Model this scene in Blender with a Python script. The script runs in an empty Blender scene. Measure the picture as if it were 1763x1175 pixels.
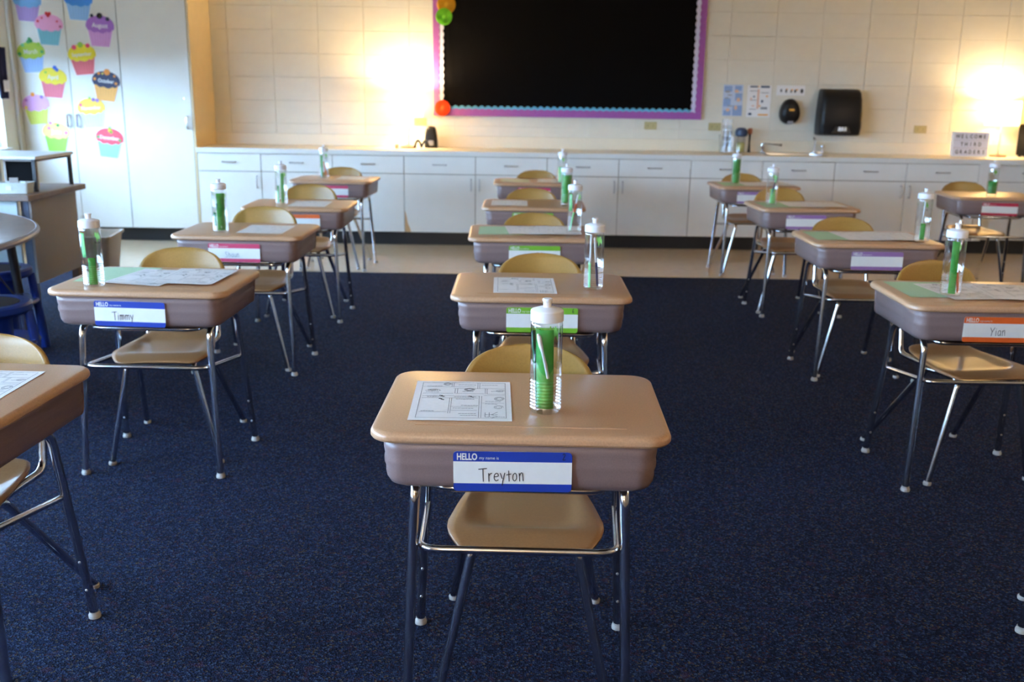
import bpy, math, random
from mathutils import Matrix, Vector
random.seed(7)
SC = bpy.context.scene
COL = SC.collection
PI = math.pi
R = math.radians

# ------------------------------------------------------------------ camera
FPX = 1691.7
cam_d = bpy.data.cameras.new('camera')
cam = bpy.data.objects.new('camera', cam_d)
COL.objects.link(cam)
cam_d.sensor_fit = 'HORIZONTAL'
cam_d.sensor_width = 36.0
cam_d.lens = FPX / 1763.0 * 36.0
cam_d.clip_start = 0.05
cam_d.clip_end = 200
cam_d.dof.use_dof = True
cam_d.dof.focus_distance = 2.05
cam_d.dof.aperture_fstop = 5.2
cam.matrix_world = (Matrix.Translation((0, 0, 1.334)) @ Matrix.Rotation(R(0.416), 4, 'Z')
                    @ Matrix.Rotation(R(90 - 14.388), 4, 'X') @ Matrix.Rotation(R(0.857), 4, 'Z'))
SC.camera = cam

# ------------------------------------------------------------------ sky, colour management
SKY_STRENGTH = 9.8
SKY_COLOR = (0.40, 0.64, 1.0, 1)
LAMP_WATTS = 12.0
FILL_UPLIGHT_WATTS = 50.0  # added out-of-view lamps that bounce warm fill off the ceiling
world = bpy.data.worlds.new('sky')
SC.world = world
world.use_nodes = True
bg = world.node_tree.nodes['Background']
bg.inputs[0].default_value = SKY_COLOR
bg.inputs[1].default_value = SKY_STRENGTH
vs = SC.view_settings
vs.view_transform = 'Standard'
vs.look = 'None'
vs.gamma = 1.0
vs.use_curve_mapping = False
vs.exposure = 2.2
cy = SC.cycles
cy.use_denoising = True
cy.max_bounces = 10
cy.diffuse_bounces = 5
cy.glossy_bounces = 5
cy.transmission_bounces = 8
cy.transparent_max_bounces = 24
cy.sample_clamp_indirect = 6.0
cy.caustics_reflective = False
cy.caustics_refractive = False

# ------------------------------------------------------------------ materials
MATS = {}


def mat(name, col, rough=0.5, metal=0.0, var=0.06, scale=40.0, bump=0.0, bscale=None, spec=0.5, coat=0.0,
        col2=None, thresh=None, emit=None, estr=0.0, sheen=0.0):
    m = bpy.data.materials.new(name)
    m.use_nodes = True
    nt = m.node_tree
    b = nt.nodes['Principled BSDF']
    b.inputs['Roughness'].default_value = rough
    b.inputs['Metallic'].default_value = metal
    b.inputs['Specular IOR Level'].default_value = spec
    if coat:
        b.inputs['Coat Weight'].default_value = coat
        b.inputs['Coat Roughness'].default_value = 0.12
    tc = nt.nodes.new('ShaderNodeTexCoord')
    nz = nt.nodes.new('ShaderNodeTexNoise')
    nz.inputs['Scale'].default_value = scale
    nz.inputs['Detail'].default_value = 4
    nt.links.new(tc.outputs['Object'], nz.inputs['Vector'])
    rp = nt.nodes.new('ShaderNodeValToRGB')
    a = [max(0, c * (1 - var)) for c in col]
    c2 = [min(1, c * (1 + var)) for c in (col2 or col)]
    rp.color_ramp.elements[0].color = (*a, 1)
    rp.color_ramp.elements[1].color = (*c2, 1)
    lo, hi = thresh or (0.3, 0.7)
    rp.color_ramp.elements[0].position = lo
    rp.color_ramp.elements[1].position = hi
    nt.links.new(nz.outputs['Fac'], rp.inputs['Fac'])
    nt.links.new(rp.outputs['Color'], b.inputs['Base Color'])
    if bump:
        n2 = nt.nodes.new('ShaderNodeTexNoise')
        n2.inputs['Scale'].default_value = bscale or scale
        n2.inputs['Detail'].default_value = 3
        nt.links.new(tc.outputs['Object'], n2.inputs['Vector'])
        bp = nt.nodes.new('ShaderNodeBump')
        bp.inputs['Strength'].default_value = bump
        bp.inputs['Distance'].default_value = 0.01
        nt.links.new(n2.outputs['Fac'], bp.inputs['Height'])
        nt.links.new(bp.outputs['Normal'], b.inputs['Normal'])
    if emit:
        b.inputs['Emission Color'].default_value = (*emit, 1)
        b.inputs['Emission Strength'].default_value = estr
    MATS[name] = m
    return m


def srgb(r, g, b):
    f = lambda c: (c / 255 / 12.92) if c / 255 <= 0.04045 else ((c / 255 + 0.055) / 1.055) ** 2.4
    return (f(r), f(g), f(b))


def clear(name, tint, gloss=0.10, rough=0.05):
    m = bpy.data.materials.new(name)
    m.use_nodes = True
    nt = m.node_tree
    nt.nodes.remove(nt.nodes['Principled BSDF'])
    out = nt.nodes['Material Output']
    tr = nt.nodes.new('ShaderNodeBsdfTransparent')
    tr.inputs[0].default_value = (*tint, 1)
    gl = nt.nodes.new('ShaderNodeBsdfGlossy')
    gl.inputs['Roughness'].default_value = rough
    gl.inputs['Color'].default_value = (0.9, 0.9, 0.9, 1)
    lw = nt.nodes.new('ShaderNodeLayerWeight')
    lw.inputs['Blend'].default_value = 0.25
    mr = nt.nodes.new('ShaderNodeMapRange')
    mr.inputs['To Min'].default_value = gloss * 0.45
    mr.inputs['To Max'].default_value = min(1, gloss * 5)
    nt.links.new(lw.outputs['Facing'], mr.inputs['Value'])
    mx = nt.nodes.new('ShaderNodeMixShader')
    nt.links.new(mr.outputs[0], mx.inputs[0])
    nt.links.new(tr.outputs[0], mx.inputs[1])
    nt.links.new(gl.outputs[0], mx.inputs[2])
    nt.links.new(mx.outputs[0], out.inputs['Surface'])
    MATS[name] = m
    return m


def carpet_mat():
    m = bpy.data.materials.new('carpet_loop')
    m.use_nodes = True
    nt = m.node_tree
    b = nt.nodes['Principled BSDF']
    b.inputs['Roughness'].default_value = 0.95
    b.inputs['Specular IOR Level'].default_value = 0.15
    tc = nt.nodes.new('ShaderNodeTexCoord')
    # yarn speckle: small cells take one of several yarn colours
    vo = nt.nodes.new('ShaderNodeTexVoronoi')
    vo.inputs['Scale'].default_value = 210
    nt.links.new(tc.outputs['Object'], vo.inputs['Vector'])
    sep = nt.nodes.new('ShaderNodeSeparateColor')
    nt.links.new(vo.outputs['Color'], sep.inputs[0])
    rp = nt.nodes.new('ShaderNodeValToRGB')
    rp.color_ramp.interpolation = 'CONSTANT'
    cols = [(0.0, (0.0034, 0.006, 0.019)), (0.32, (0.0068, 0.0125, 0.040)), (0.60, (0.0145, 0.026, 0.070)),
            (0.80, (0.034, 0.057, 0.106)), (0.90, (0.036, 0.013, 0.018)), (0.95, (0.075, 0.060, 0.042))]
    el = rp.color_ramp.elements
    el[0].position, el[0].color = cols[0][0], (*cols[0][1], 1)
    el[1].position, el[1].color = cols[1][0], (*cols[1][1], 1)
    for p, c in cols[2:]:
        e = el.new(p)
        e.color = (*c, 1)
    nt.links.new(sep.outputs[0], rp.inputs['Fac'])
    # broad drifts of wine red and teal yarn
    nz = nt.nodes.new('ShaderNodeTexNoise')
    nz.inputs['Scale'].default_value = 26
    nz.inputs['Detail'].default_value = 3
    nt.links.new(tc.outputs['Object'], nz.inputs['Vector'])
    r2 = nt.nodes.new('ShaderNodeValToRGB')
    r2.color_ramp.elements[0].position = 0.60
    r2.color_ramp.elements[0].color = (0, 0, 0, 1)
    r2.color_ramp.elements[1].position = 0.72
    r2.color_ramp.elements[1].color = (0.5, 0.5, 0.5, 1)
    nt.links.new(nz.outputs['Fac'], r2.inputs['Fac'])
    mx = nt.nodes.new('ShaderNodeMix')
    mx.data_type = 'RGBA'
    nt.links.new(r2.outputs['Color'], mx.inputs['Factor'])
    nt.links.new(rp.outputs['Color'], mx.inputs['A'])
    mx.inputs['B'].default_value = (0.055, 0.02, 0.035, 1)
    nt.links.new(mx.outputs['Result'], b.inputs['Base Color'])
    bp = nt.nodes.new('ShaderNodeBump')
    bp.inputs['Strength'].default_value = 0.7
    bp.inputs['Distance'].default_value = 0.004
    nt.links.new(vo.outputs['Distance'], bp.inputs['Height'])
    nt.links.new(bp.outputs['Normal'], b.inputs['Normal'])
    MATS['carpet'] = m
    return m


carpet_mat()
mat('desk_top', srgb(190, 147, 112), rough=0.30, var=0.10, scale=260, bump=0.04, bscale=500, spec=0.55)
mat('bin', srgb(132, 109, 105), rough=0.36, var=0.07, scale=300, bump=0.06, bscale=420, spec=0.5)
mat('chair_plastic', srgb(164, 125, 62), rough=0.32, var=0.07, scale=180, bump=0.06, bscale=420, spec=0.5)
mat('seat_plastic_shaded', srgb(160, 116, 76), rough=0.28, var=0.07, scale=180, bump=0.05, bscale=420, spec=0.55)  # backrest plastic again, browned for the shade under the desk
mat('chrome', (0.62, 0.63, 0.66), rough=0.13, metal=1.0, var=0.08, scale=60)
mat('steel', (0.52, 0.51, 0.5), rough=0.28, metal=1.0, var=0.05, scale=90)
mat('nylon', srgb(176, 172, 166), rough=0.4, var=0.03)
mat('paper', srgb(234, 232, 230), rough=0.6, var=0.02, scale=90)
mat('green_paper', srgb(178, 208, 170), rough=0.85, var=0.03, scale=90)
mat('cream_paper', srgb(214, 212, 178), rough=0.85, var=0.03, scale=90)
mat('ink', srgb(45, 45, 48), rough=0.7, var=0.05)
mat('faint_ink', srgb(140, 140, 142), rough=0.8, var=0.05)
mat('pale_ink', srgb(176, 176, 178), rough=0.8, var=0.03)
mat('marker', srgb(28, 26, 30), rough=0.6, var=0.05)
mat('tag_white', srgb(228, 228, 224), rough=0.45, var=0.02)
for n, c in dict(blue=(28, 58, 160), green=(118, 178, 48), pink=(206, 62, 100), orange=(226, 100, 40),
                 lavender=(150, 112, 168), red=(186, 40, 72)).items():
    mat('tag_' + n, srgb(*c), rough=0.45, var=0.04)
mat('cap_plastic', srgb(232, 232, 236), rough=0.38, var=0.02)
clear('bottle_plastic', (0.96, 0.975, 0.97), gloss=0.20, rough=0.05)
clear('pane_glass', (0.96, 0.98, 0.97), gloss=0.08, rough=0.0)
mat('card_green', srgb(66, 158, 60), rough=0.5, var=0.10, scale=60)
mat('card_lime', srgb(128, 214, 130), rough=0.5, var=0.06, scale=60)
mat('card_dark', srgb(40, 112, 62), rough=0.5, var=0.10, scale=60)
mat('pen_white', srgb(228, 230, 230), rough=0.35, var=0.02)
mat('pen_navy', srgb(34, 44, 92), rough=0.35, var=0.05)
mat('pen_orange', srgb(226, 96, 44), rough=0.4, var=0.05)
mat('pen_teal', srgb(70, 130, 150), rough=0.4, var=0.05)
mat('block_paint', srgb(220, 214, 198), rough=0.42, var=0.025, scale=9, bump=0.12, bscale=160)
mat('wall_paint', srgb(216, 208, 190), rough=0.6, var=0.02, scale=6)
mat('wall_tan', srgb(150, 128, 102), rough=0.7, var=0.04, scale=5)
mat('ceiling_tile', srgb(228, 224, 214), rough=0.9, var=0.02, scale=20)
mat('door_white', srgb(226, 225, 219), rough=0.38, var=0.015, scale=8)
mat('carcass', srgb(128, 118, 96), rough=0.6, var=0.04, scale=20)
mat('lamplit_panel', srgb(214, 192, 150), rough=0.5, var=0.02, scale=12)  # cupboard side, lamp's warm light put into its beige
mat('counter', srgb(226, 216, 194), rough=0.33, var=0.02, scale=60)
mat('counter_edge', srgb(220, 220, 214), rough=0.4, var=0.02, scale=60)
mat('toe_black', srgb(26, 25, 27), rough=0.42, var=0.10, scale=12)
mat('vinyl', srgb(206, 180, 148), rough=0.16, var=0.045, scale=14, spec=0.55)
mat('edge_strip', srgb(46, 44, 44), rough=0.5)
mat('chipboard', srgb(196, 158, 112), rough=0.8, var=0.12, scale=60)
mat('black_paper', srgb(9, 7, 7), rough=0.85, var=0.10, scale=30, bump=0.15, bscale=14, spec=0.08)
mat('purple_trim', srgb(158, 84, 160), rough=0.6, var=0.06, scale=50)
mat('lilac_trim', srgb(206, 204, 226), rough=0.6, var=0.04, scale=50)
mat('aqua_trim', srgb(96, 176, 208), rough=0.6, var=0.08, scale=50)
mat('tissue_yellow', srgb(240, 184, 40), rough=0.8, var=0.06)
mat('tissue_green', srgb(128, 204, 48), rough=0.8, var=0.06)
mat('tissue_orange', srgb(240, 84, 34), rough=0.8, var=0.06)
mat('black_plastic', srgb(20, 18, 19), rough=0.42, var=0.05, spec=0.3)
mat('matte_black', srgb(12, 12, 14), rough=0.8, var=0.05, spec=0.1)
mat('grey_plastic', srgb(150, 148, 150), rough=0.4, var=0.04)
mat('amber', srgb(226, 160, 50), rough=0.3, var=0.05)
mat('outlet', srgb(186, 172, 122), rough=0.45, var=0.04)
mat('brass_base', srgb(168, 126, 92), rough=0.4, var=0.05)
mat('lamp_stem', srgb(214, 206, 196), rough=0.4, var=0.03)
mat('desk_wood', srgb(120, 98, 86), rough=0.38, var=0.14, scale=24)
mat('desk_panel', srgb(154, 149, 146), rough=0.6, var=0.06, scale=220)
mat('desk_front_window_sheen', srgb(200, 216, 218), rough=0.35, var=0.03)  # pale blue-white stands for the window reflected on the desk front
mat('desk_leg', srgb(96, 112, 140), rough=0.4, var=0.05)
mat('table_wood', srgb(112, 90, 78), rough=0.34, var=0.16, scale=18, spec=0.35)
mat('table_edge', srgb(150, 152, 166), rough=0.4, var=0.05)
mat('black_metal', srgb(30, 30, 34), rough=0.4, var=0.05)
mat('stool_blue', srgb(20, 54, 144), rough=0.38, var=0.06)
mat('stool_pad', srgb(58, 50, 46), rough=0.7, var=0.1, scale=60)
mat('bin_plastic', srgb(196, 184, 168), rough=0.5, var=0.05, scale=40)
mat('riser_white', srgb(226, 232, 236), rough=0.35, var=0.02)
mat('riser_grey', srgb(170, 164, 160), rough=0.5, var=0.03)
mat('basket', srgb(206, 214, 210), rough=0.5, var=0.06, scale=90)
mat('window_frame', srgb(206, 204, 200), rough=0.5, var=0.02)
mat('shade_fabric', srgb(208, 200, 184), rough=0.9, var=0.03, scale=200)
mat('navy_cloth', srgb(26, 30, 66), rough=0.9, var=0.08, scale=60)
mat('grass', srgb(64, 66, 62), rough=0.95, var=0.2, scale=3)
mat('sign_panel', srgb(206, 208, 222), rough=0.4, var=0.02)
mat('poster_base', srgb(196, 206, 222), rough=0.6, var=0.04, scale=30)
mat('poster_blue', srgb(140, 164, 204), rough=0.6, var=0.08, scale=30)
mat('skin_tone', srgb(222, 178, 150), rough=0.7, var=0.05)
mat('glass_green', srgb(196, 190, 100), rough=0.4, var=0.1)
mat('dark_blue', srgb(40, 62, 96), rough=0.35, var=0.08)
mat('brown_plastic', srgb(170, 96, 60), rough=0.5, var=0.05)
clear('clear_tub', (0.86, 0.87, 0.88), gloss=0.14, rough=0.12)


def shade_mat():
    m = bpy.data.materials.new('lampshade_fabric')
    m.use_nodes = True
    nt = m.node_tree
    nt.nodes.remove(nt.nodes['Principled BSDF'])
    out = nt.nodes['Material Output']
    d = nt.nodes.new('ShaderNodeBsdfDiffuse')
    d.inputs[0].default_value = (*srgb(246, 238, 220), 1)
    t = nt.nodes.new('ShaderNodeBsdfTranslucent')
    t.inputs[0].default_value = (*srgb(250, 226, 176), 1)
    nz = nt.nodes.new('ShaderNodeTexNoise')
    nz.inputs['Scale'].default_value = 140
    mr = nt.nodes.new('ShaderNodeMapRange')
    mr.inputs['To Min'].default_value = 0.48
    mr.inputs['To Max'].default_value = 0.58
    nt.links.new(nz.outputs['Fac'], mr.inputs['Value'])
    mx = nt.nodes.new('ShaderNodeMixShader')
    nt.links.new(mr.outputs[0], mx.inputs[0])
    nt.links.new(d.outputs[0], mx.inputs[1])
    nt.links.new(t.outputs[0], mx.inputs[2])
    nt.links.new(mx.outputs[0], out.inputs['Surface'])
    MATS['lampshade'] = m


shade_mat()


# ------------------------------------------------------------------ mesh helpers
class MB:
    def __init__(self):
        self.v, self.f = [], []

    def box(self, x0, x1, y0, y1, z0, z1):
        b = len(self.v)
        self.v += [(x0, y0, z0), (x1, y0, z0), (x1, y1, z0), (x0, y1, z0),
                   (x0, y0, z1), (x1, y0, z1), (x1, y1, z1), (x0, y1, z1)]
        for q in ((3, 2, 1, 0), (4, 5, 6, 7), (0, 1, 5, 4), (1, 2, 6, 5), (2, 3, 7, 6), (3, 0, 4, 7)):
            self.f.append(tuple(b + i for i in q))
        return self

    def loft(self, rings, closed=True, cap0=True, cap1=True):
        b = len(self.v)
        n = len(rings[0])
        for r in rings:
            self.v += [tuple(p) for p in r]
        m = n if closed else n - 1
        for i in range(len(rings) - 1):
            for j in range(m):
                k = (j + 1) % n
                self.f.append((b + i * n + j, b + i * n + k, b + (i + 1) * n + k, b + (i + 1) * n + j))
        if cap0:
            self.f.append(tuple(b + j for j in reversed(range(n))))
        if cap1:
            self.f.append(tuple(b + (len(rings) - 1) * n + j for j in range(n)))
        return self

    def tube(self, path, r, n=10, cap=True):
        P = [Vector(p) for p in path]
        T = []
        for i in range(len(P)):
            a = P[max(0, i - 1)]
            c = P[min(len(P) - 1, i + 1)]
            T.append((c - a).normalized())
        up = Vector((0, 0, 1)) if abs(T[0].z) < 0.9 else Vector((0, 1, 0))
        N = (up - T[0] * up.dot(T[0])).normalized()
        rings = []
        for i, p in enumerate(P):
            if i:
                N = (N - T[i] * N.dot(T[i]))
                N.normalize()
            B = T[i].cross(N)
            rr = r[i] if isinstance(r, (list, tuple)) else r
            rings.append([p + (N * math.cos(2 * PI * k / n) + B * math.sin(2 * PI * k / n)) * rr for k in range(n)])
        return self.loft(rings, True, cap, cap)

    def lathe(self, prof, n=24, c=(0, 0, 0), cap0=True, cap1=True):
        rings = [[(c[0] + max(r, 1e-5) * math.cos(2 * PI * k / n), c[1] + max(r, 1e-5) * math.sin(2 * PI * k / n), c[2] + z)
                  for k in range(n)] for r, z in prof]
        return self.loft(rings, True, cap0, cap1)

    def plate(self, pts, y0, y1):
        """2-D outline in x,z extruded along y (y0 is the camera-facing side)."""
        a = [(x, y1, z) for x, z in pts]
        b = [(x, y0, z) for x, z in pts]
        return self.loft([a, b], True)

    def slab(self, pts, z0, z1):
        """2-D outline in x,y extruded along z."""
        return self.loft([[(x, y, z0) for x, y in pts], [(x, y, z1) for x, y in pts]], True)

    def grid(self, nu, nv, fn):
        b = len(self.v)
        for i in range(nv + 1):
            for j in range(nu + 1):
                self.v.append(tuple(fn(j / nu, i / nv)))
        for i in range(nv):
            for j in range(nu):
                a = b + i * (nu + 1) + j
                self.f.append((a, a + 1, a + nu + 2, a + nu + 1))
        return self

    def stroke(self, pts, w, to3):
        """flat pen stroke along 2-D points."""
        P = [Vector((p[0], p[1])) for p in pts]
        b = len(self.v)
        n = len(P)
        for i, p in enumerate(P):
            t = P[min(n - 1, i + 1)] - P[max(0, i - 1)]
            if t.length < 1e-9:
                t = Vector((1, 0))
            t.normalize()
            nn = Vector((-t.y, t.x)) * (w / 2)
            e = t * (w * 0.3) * (-1 if i == 0 else 1 if i == n - 1 else 0)
            self.v += [tuple(to3(*(p + e + nn))), tuple(to3(*(p + e - nn)))]
        for i in range(n - 1):
            a = b + 2 * i
            self.f.append((a, a + 1, a + 3, a + 2))
        return self

    def quad(self, a, b, c, d):
        k = len(self.v)
        self.v += [tuple(a), tuple(b), tuple(c), tuple(d)]
        self.f.append((k, k + 1, k + 2, k + 3))
        return self

    def mesh(self, name, material, smooth=True, angle=38):
        me = bpy.data.meshes.new(name)
        me.from_pydata(self.v, [], self.f)
        me.materials.append(MATS[material])
        if smooth:
            me.polygons.foreach_set('use_smooth', [True] * len(me.polygons))
            me.set_sharp_from_angle(angle=R(angle))
        me.update()
        return me

    def build(self, name, material, parent=None, smooth=True, angle=38, bevel=0, solid=0, loc=(0, 0, 0), rz=0):
        o = bpy.data.objects.new(name, self.mesh(name, material, smooth, angle))
        COL.objects.link(o)
        o.location = loc
        o.rotation_euler = (0, 0, rz)
        if parent:
            o.parent = parent
        if solid:
            s = o.modifiers.new('thickness', 'SOLIDIFY')
            s.thickness = solid
            s.offset = 0
        if bevel:
            s = o.modifiers.new('edges', 'BEVEL')
            s.width = bevel
            s.segments = 2
            s.limit_method = 'ANGLE'
        return o


def empty(name, loc=(0, 0, 0), rz=0):
    o = bpy.data.objects.new(name, None)
    o.empty_display_size = 0.05
    COL.objects.link(o)
    o.location = loc
    o.rotation_euler = (0, 0, rz)
    return o


def tag(o, label, cat, group=None):
    o['label'] = label
    o['category'] = cat
    if group:
        o['group'] = group
    return o


def struct(o, label=None):
    o['kind'] = 'structure'
    if label:
        o['label'] = label
    return o


def copy_tree(o, parent=None):
    c = o.copy()
    COL.objects.link(c)
    c.parent = parent
    for ch in list(o.children):
        copy_tree(ch, c)
    return c


def fillet(pts, r, seg=6):
    P = [Vector(p) for p in pts]
    out = [P[0]]
    for i in range(1, len(P) - 1):
        a, b, c = P[i - 1], P[i], P[i + 1]
        u, v = (a - b), (c - b)
        lu, lv = u.length, v.length
        u.normalize()
        v.normalize()
        ang = u.angle(v)
        rr = r[i - 1] if isinstance(r, (list, tuple)) else r
        d = min(rr / math.tan(ang / 2), lu * 0.49, lv * 0.49)
        p0, p1 = b + u * d, b + v * d
        for k in range(seg + 1):
            t = k / seg
            out.append(p0 * (1 - t) ** 2 + b * 2 * t * (1 - t) + p1 * t ** 2)
    out.append(P[-1])
    return out


def rrect(w, d, r, n=6, cx=0, cy=0):
    out = []
    for sx, sy, a0 in ((1, -1, -90), (1, 1, 0), (-1, 1, 90), (-1, -1, 180)):
        for k in range(n + 1):
            a = R(a0 + 90 * k / n)
            out.append((cx + sx * (w / 2 - r) + r * math.cos(a), cy + sy * (d / 2 - r) + r * math.sin(a)))
    return out


def ellipse(rx, rz, n=20, cx=0, cz=0):
    return [(cx + rx * math.cos(2 * PI * k / n), cz + rz * math.sin(2 * PI * k / n)) for k in range(n)]


_text_cache = {}


def text2d(s, size, bold=0.0, sx=1.0):
    """outline text as (verts2d, faces)"""
    key = (s, size, bold, sx)
    if key not in _text_cache:
        cu = bpy.data.curves.new('lettering', 'FONT')
        cu.body = s
        cu.size = size
        cu.offset = bold
        cu.resolution_u = 3
        o = bpy.data.objects.new('lettering', cu)
        COL.objects.link(o)
        dg = bpy.context.evaluated_depsgraph_get()
        me = bpy.data.meshes.new_from_object(o.evaluated_get(dg))
        vs_ = [(v.co.x * sx, v.co.y) for v in me.vertices]
        fs_ = [tuple(p.vertices) for p in me.polygons]
        bpy.data.objects.remove(o)
        bpy.data.meshes.remove(me)
        _text_cache[key] = (vs_, fs_)
    return _text_cache[key]


def add_text(mb, s, size, to3, x=0, y=0, bold=0.0, sx=1.0, center=False):
    vs_, fs_ = text2d(s, size, bold, sx)
    if not vs_:
        return
    off = -(max(v[0] for v in vs_) + min(v[0] for v in vs_)) / 2 if center else 0
    b = len(mb.v)
    mb.v += [tuple(to3(x + off + v[0], y + v[1])) for v in vs_]
    mb.f += [tuple(b + i for i in f) for f in fs_]


# ------------------------------------------------------------------ room shell
XL, XR, YB, YF, ZC = -4.257, 5.4, 9.12, -3.3, 2.85
CARPET_Y = 7.165
struct(MB().box(XL - 0.2, XR + 0.2, YF - 0.2, YB + 0.2, -0.12, -0.006).build('floor', 'vinyl', smooth=False),
       'glossy beige vinyl floor along the cabinets')
struct(MB().box(XL, XR, YF, CARPET_Y, -0.006, 0.0).build('floor_carpet', 'carpet', smooth=False),
       'navy speckled loop carpet')
struct(MB().box(XL, XR, CARPET_Y, CARPET_Y + 0.012, -0.006, 0.001).build('trim_1', 'edge_strip', smooth=False))
struct(MB().box(XL - 0.2, XR + 0.2, YF - 0.2, YB + 0.2, ZC, ZC + 0.1).build('ceiling', 'ceiling_tile', smooth=False))
struct(MB().box(XR, XR + 0.15, YF, YB, -0.006, ZC).build('wall_right', 'wall_tan', smooth=False))
struct(MB().box(XL, XR, YF - 0.15, YF, -0.006, ZC).build('wall_front', 'wall_tan', smooth=False))
wb = struct(MB().box(XL, XR, YB + 0.008, YB + 0.2, -0.006, ZC).build('wall_back', 'block_paint', smooth=False))
# painted concrete blocks, stack bond
bw, bh, ch = 0.4064 - 0.0028, 0.2032 - 0.0028, 0.0022
bm = MB()
bm.loft([[(-bw / 2, 0.010, -bh / 2), (bw / 2, 0.010, -bh / 2), (bw / 2, 0.010, bh / 2), (-bw / 2, 0.010, bh / 2)],
         [(-bw / 2, ch, -bh / 2), (bw / 2, ch, -bh / 2), (bw / 2, ch, bh / 2), (-bw / 2, ch, bh / 2)],
         [(-bw / 2 + ch, 0, -bh / 2 + ch), (bw / 2 - ch, 0, -bh / 2 + ch), (bw / 2 - ch, 0, bh / 2 - ch), (-bw / 2 + ch, 0, bh / 2 - ch)]],
        cap0=False)
block_me = bm.mesh('block', 'block_paint', smooth=False)
for j in range(4, 12):
    for k in range(-4, 17):
        o = bpy.data.objects.new('block', block_me)
        COL.objects.link(o)
        o.parent = wb
        o.location = (-1.425 + 0.4064 * (k + 0.5), YB + random.uniform(-0.0006, 0.0006), 0.2032 * (j + 0.5) - 0.012)
# left wall with window openings
WIN = [(5.92, 8.22), (3.32, 5.62), (0.72, 3.02), (-1.88, 0.42)]
SILL, HEAD = 0.80, 2.40
wl = MB()
wl.box(XL - 0.2, XL, YF, YB, -0.006, SILL)
wl.box(XL - 0.2, XL, YF, YB, HEAD, ZC)
edges = [YB] + [v for w in WIN for v in (w[1], w[0])] + [YF]
for i in range(0, len(edges), 2):
    wl.box(XL - 0.2, XL, edges[i + 1], edges[i], SILL, HEAD)
struct(wl.build('wall_left', 'wall_paint', smooth=False))
for i, (a, b) in enumerate(WIN):
    w = struct(empty('window_%d' % (i + 1), (XL - 0.1, (a + b) / 2, SILL)))
    L = (b - a) / 2
    H = HEAD - SILL
    fm = MB()
    for (y0, y1, z0, z1) in ((-L, L, 0, 0.05), (-L, L, H - 0.05, H), (-L, -L + 0.05, 0.05, H - 0.05), (L - 0.05, L, 0.05, H - 0.05),
                             (-0.03, 0.03, 0.05, H - 0.05)):
        fm.box(-0.03, 0.03, y0, y1, z0, z1)
    fm.build('window_frame', 'window_frame', w, bevel=0.004)
    for s in (-1, 1):
        MB().box(-0.003, 0.003, min(s * 0.03, s * (L - 0.05)), max(s * 0.03, s * (L - 0.05)), 0.05, H - 0.05).build('pane', 'pane_glass', w, smooth=False)
    MB().box(-0.05, 0.14, -L - 0.02, L + 0.02, -0.02, 0.004).build('window_sill', 'window_frame', w, bevel=0.004)
struct(MB().box(-60, XL - 0.25, -40, 50, -0.5, -0.4).build('floor_pavement', 'grass', smooth=False), 'dark pavement outside the windows')
# thin corner post beside the cupboard
struct(MB().tube([(XL + 0.012, 8.43, 0.0), (XL + 0.012, 8.43, ZC)], 0.012, 10).build('trim_2', 'window_frame'))

# ------------------------------------------------------------------ cabinets along the back wall
CY = 8.536          # face plane of doors
TZ0, TZ1 = 0.112, 0.768


def pull(length, vertical=True, rad=0.0055):
    m = MB()
    h = length / 2
    if vertical:
        p = [(0, 0, -h), (0, -0.03, -h), (0, -0.03, h), (0, 0, h)]
    else:
        p = [(-h, 0, 0), (-h, -0.03, 0), (h, -0.03, 0), (h, 0, 0)]
    m.tube(fillet(p, 0.012, 5), rad, 8)
    return m


pull_v = pull(0.098).mesh('handle', 'steel')
pull_t = pull(0.098, True, 0.009).mesh('handle', 'chrome')
pull_h = pull(0.112, False).mesh('handle', 'steel')


def add_pull(parent, x, z, vertical, y=0.0):
    o = bpy.data.objects.new('handle', pull_v if vertical else pull_h)
    COL.objects.link(o)
    o.parent = parent
    o.location = (x, y, z)
    return o


def base_cabinet(x0, widths, handles, label, chip=False, body_top=TZ1):
    W_ = sum(widths)
    c = empty('base_cabinet', (x0, CY, 0))
    b = MB()
    b.box(0.001, W_ - 0.001, 0.019, 0.57, TZ0, body_top)
    b.build('body', 'carcass', c, smooth=False)
    x = 0
    for w, hs in zip(widths, handles):
        d = MB().box(x + 0.003, x + w - 0.003, 0, 0.018, 0.617, TZ1 - 0.004).build('drawer', 'door_white', c, smooth=False, bevel=0.0015)
        add_pull(d, x + w / 2, 0.694, False)
        d = MB().box(x + 0.003, x + w - 0.003, 0, 0.018, TZ0, 0.611).build('door', 'door_white', c, smooth=False, bevel=0.0015)
        if hs:
            add_pull(d, x + (w - 0.036 if hs > 0 else 0.036), 0.527, True)
        if chip:
            MB().plate([(0.004, 0.114), (0.056, 0.114), (0.046, 0.15), (0.030, 0.185), (0.020, 0.24), (0.008, 0.29), (0.004, 0.29)],
                       -0.0012, 0.0).build('bare_patch', 'chipboard', d, smooth=False)
            chip = False
        x += w
    tag(c, label, 'cabinet', 'white base cabinets')
    return c


X1 = -2.243
U = 0.615
base_cabinet(-2.788, [0.545], [1], 'narrow single-door white base cabinet next to the tall cupboards')
base_cabinet(X1, [U, U], [1, -1], 'white two-door base cabinet behind the farthest left-column desk')
base_cabinet(X1 + 2 * U, [U, U], [1, -1], 'white two-door base cabinet with a chipped lower corner, under the black vase', chip=True)
base_cabinet(X1 + 4 * U, [U, U], [1, -1], 'white two-door base cabinet just right of the middle desk column')
base_cabinet(X1 + 6 * U, [U, U], [1, -1], 'white two-door base cabinet under the sink', body_top=0.645)
base_cabinet(X1 + 8 * U, [U, U], [1, -1], 'white two-door base cabinet behind the lone far-right desk')
XE = X1 + 10 * U
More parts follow.
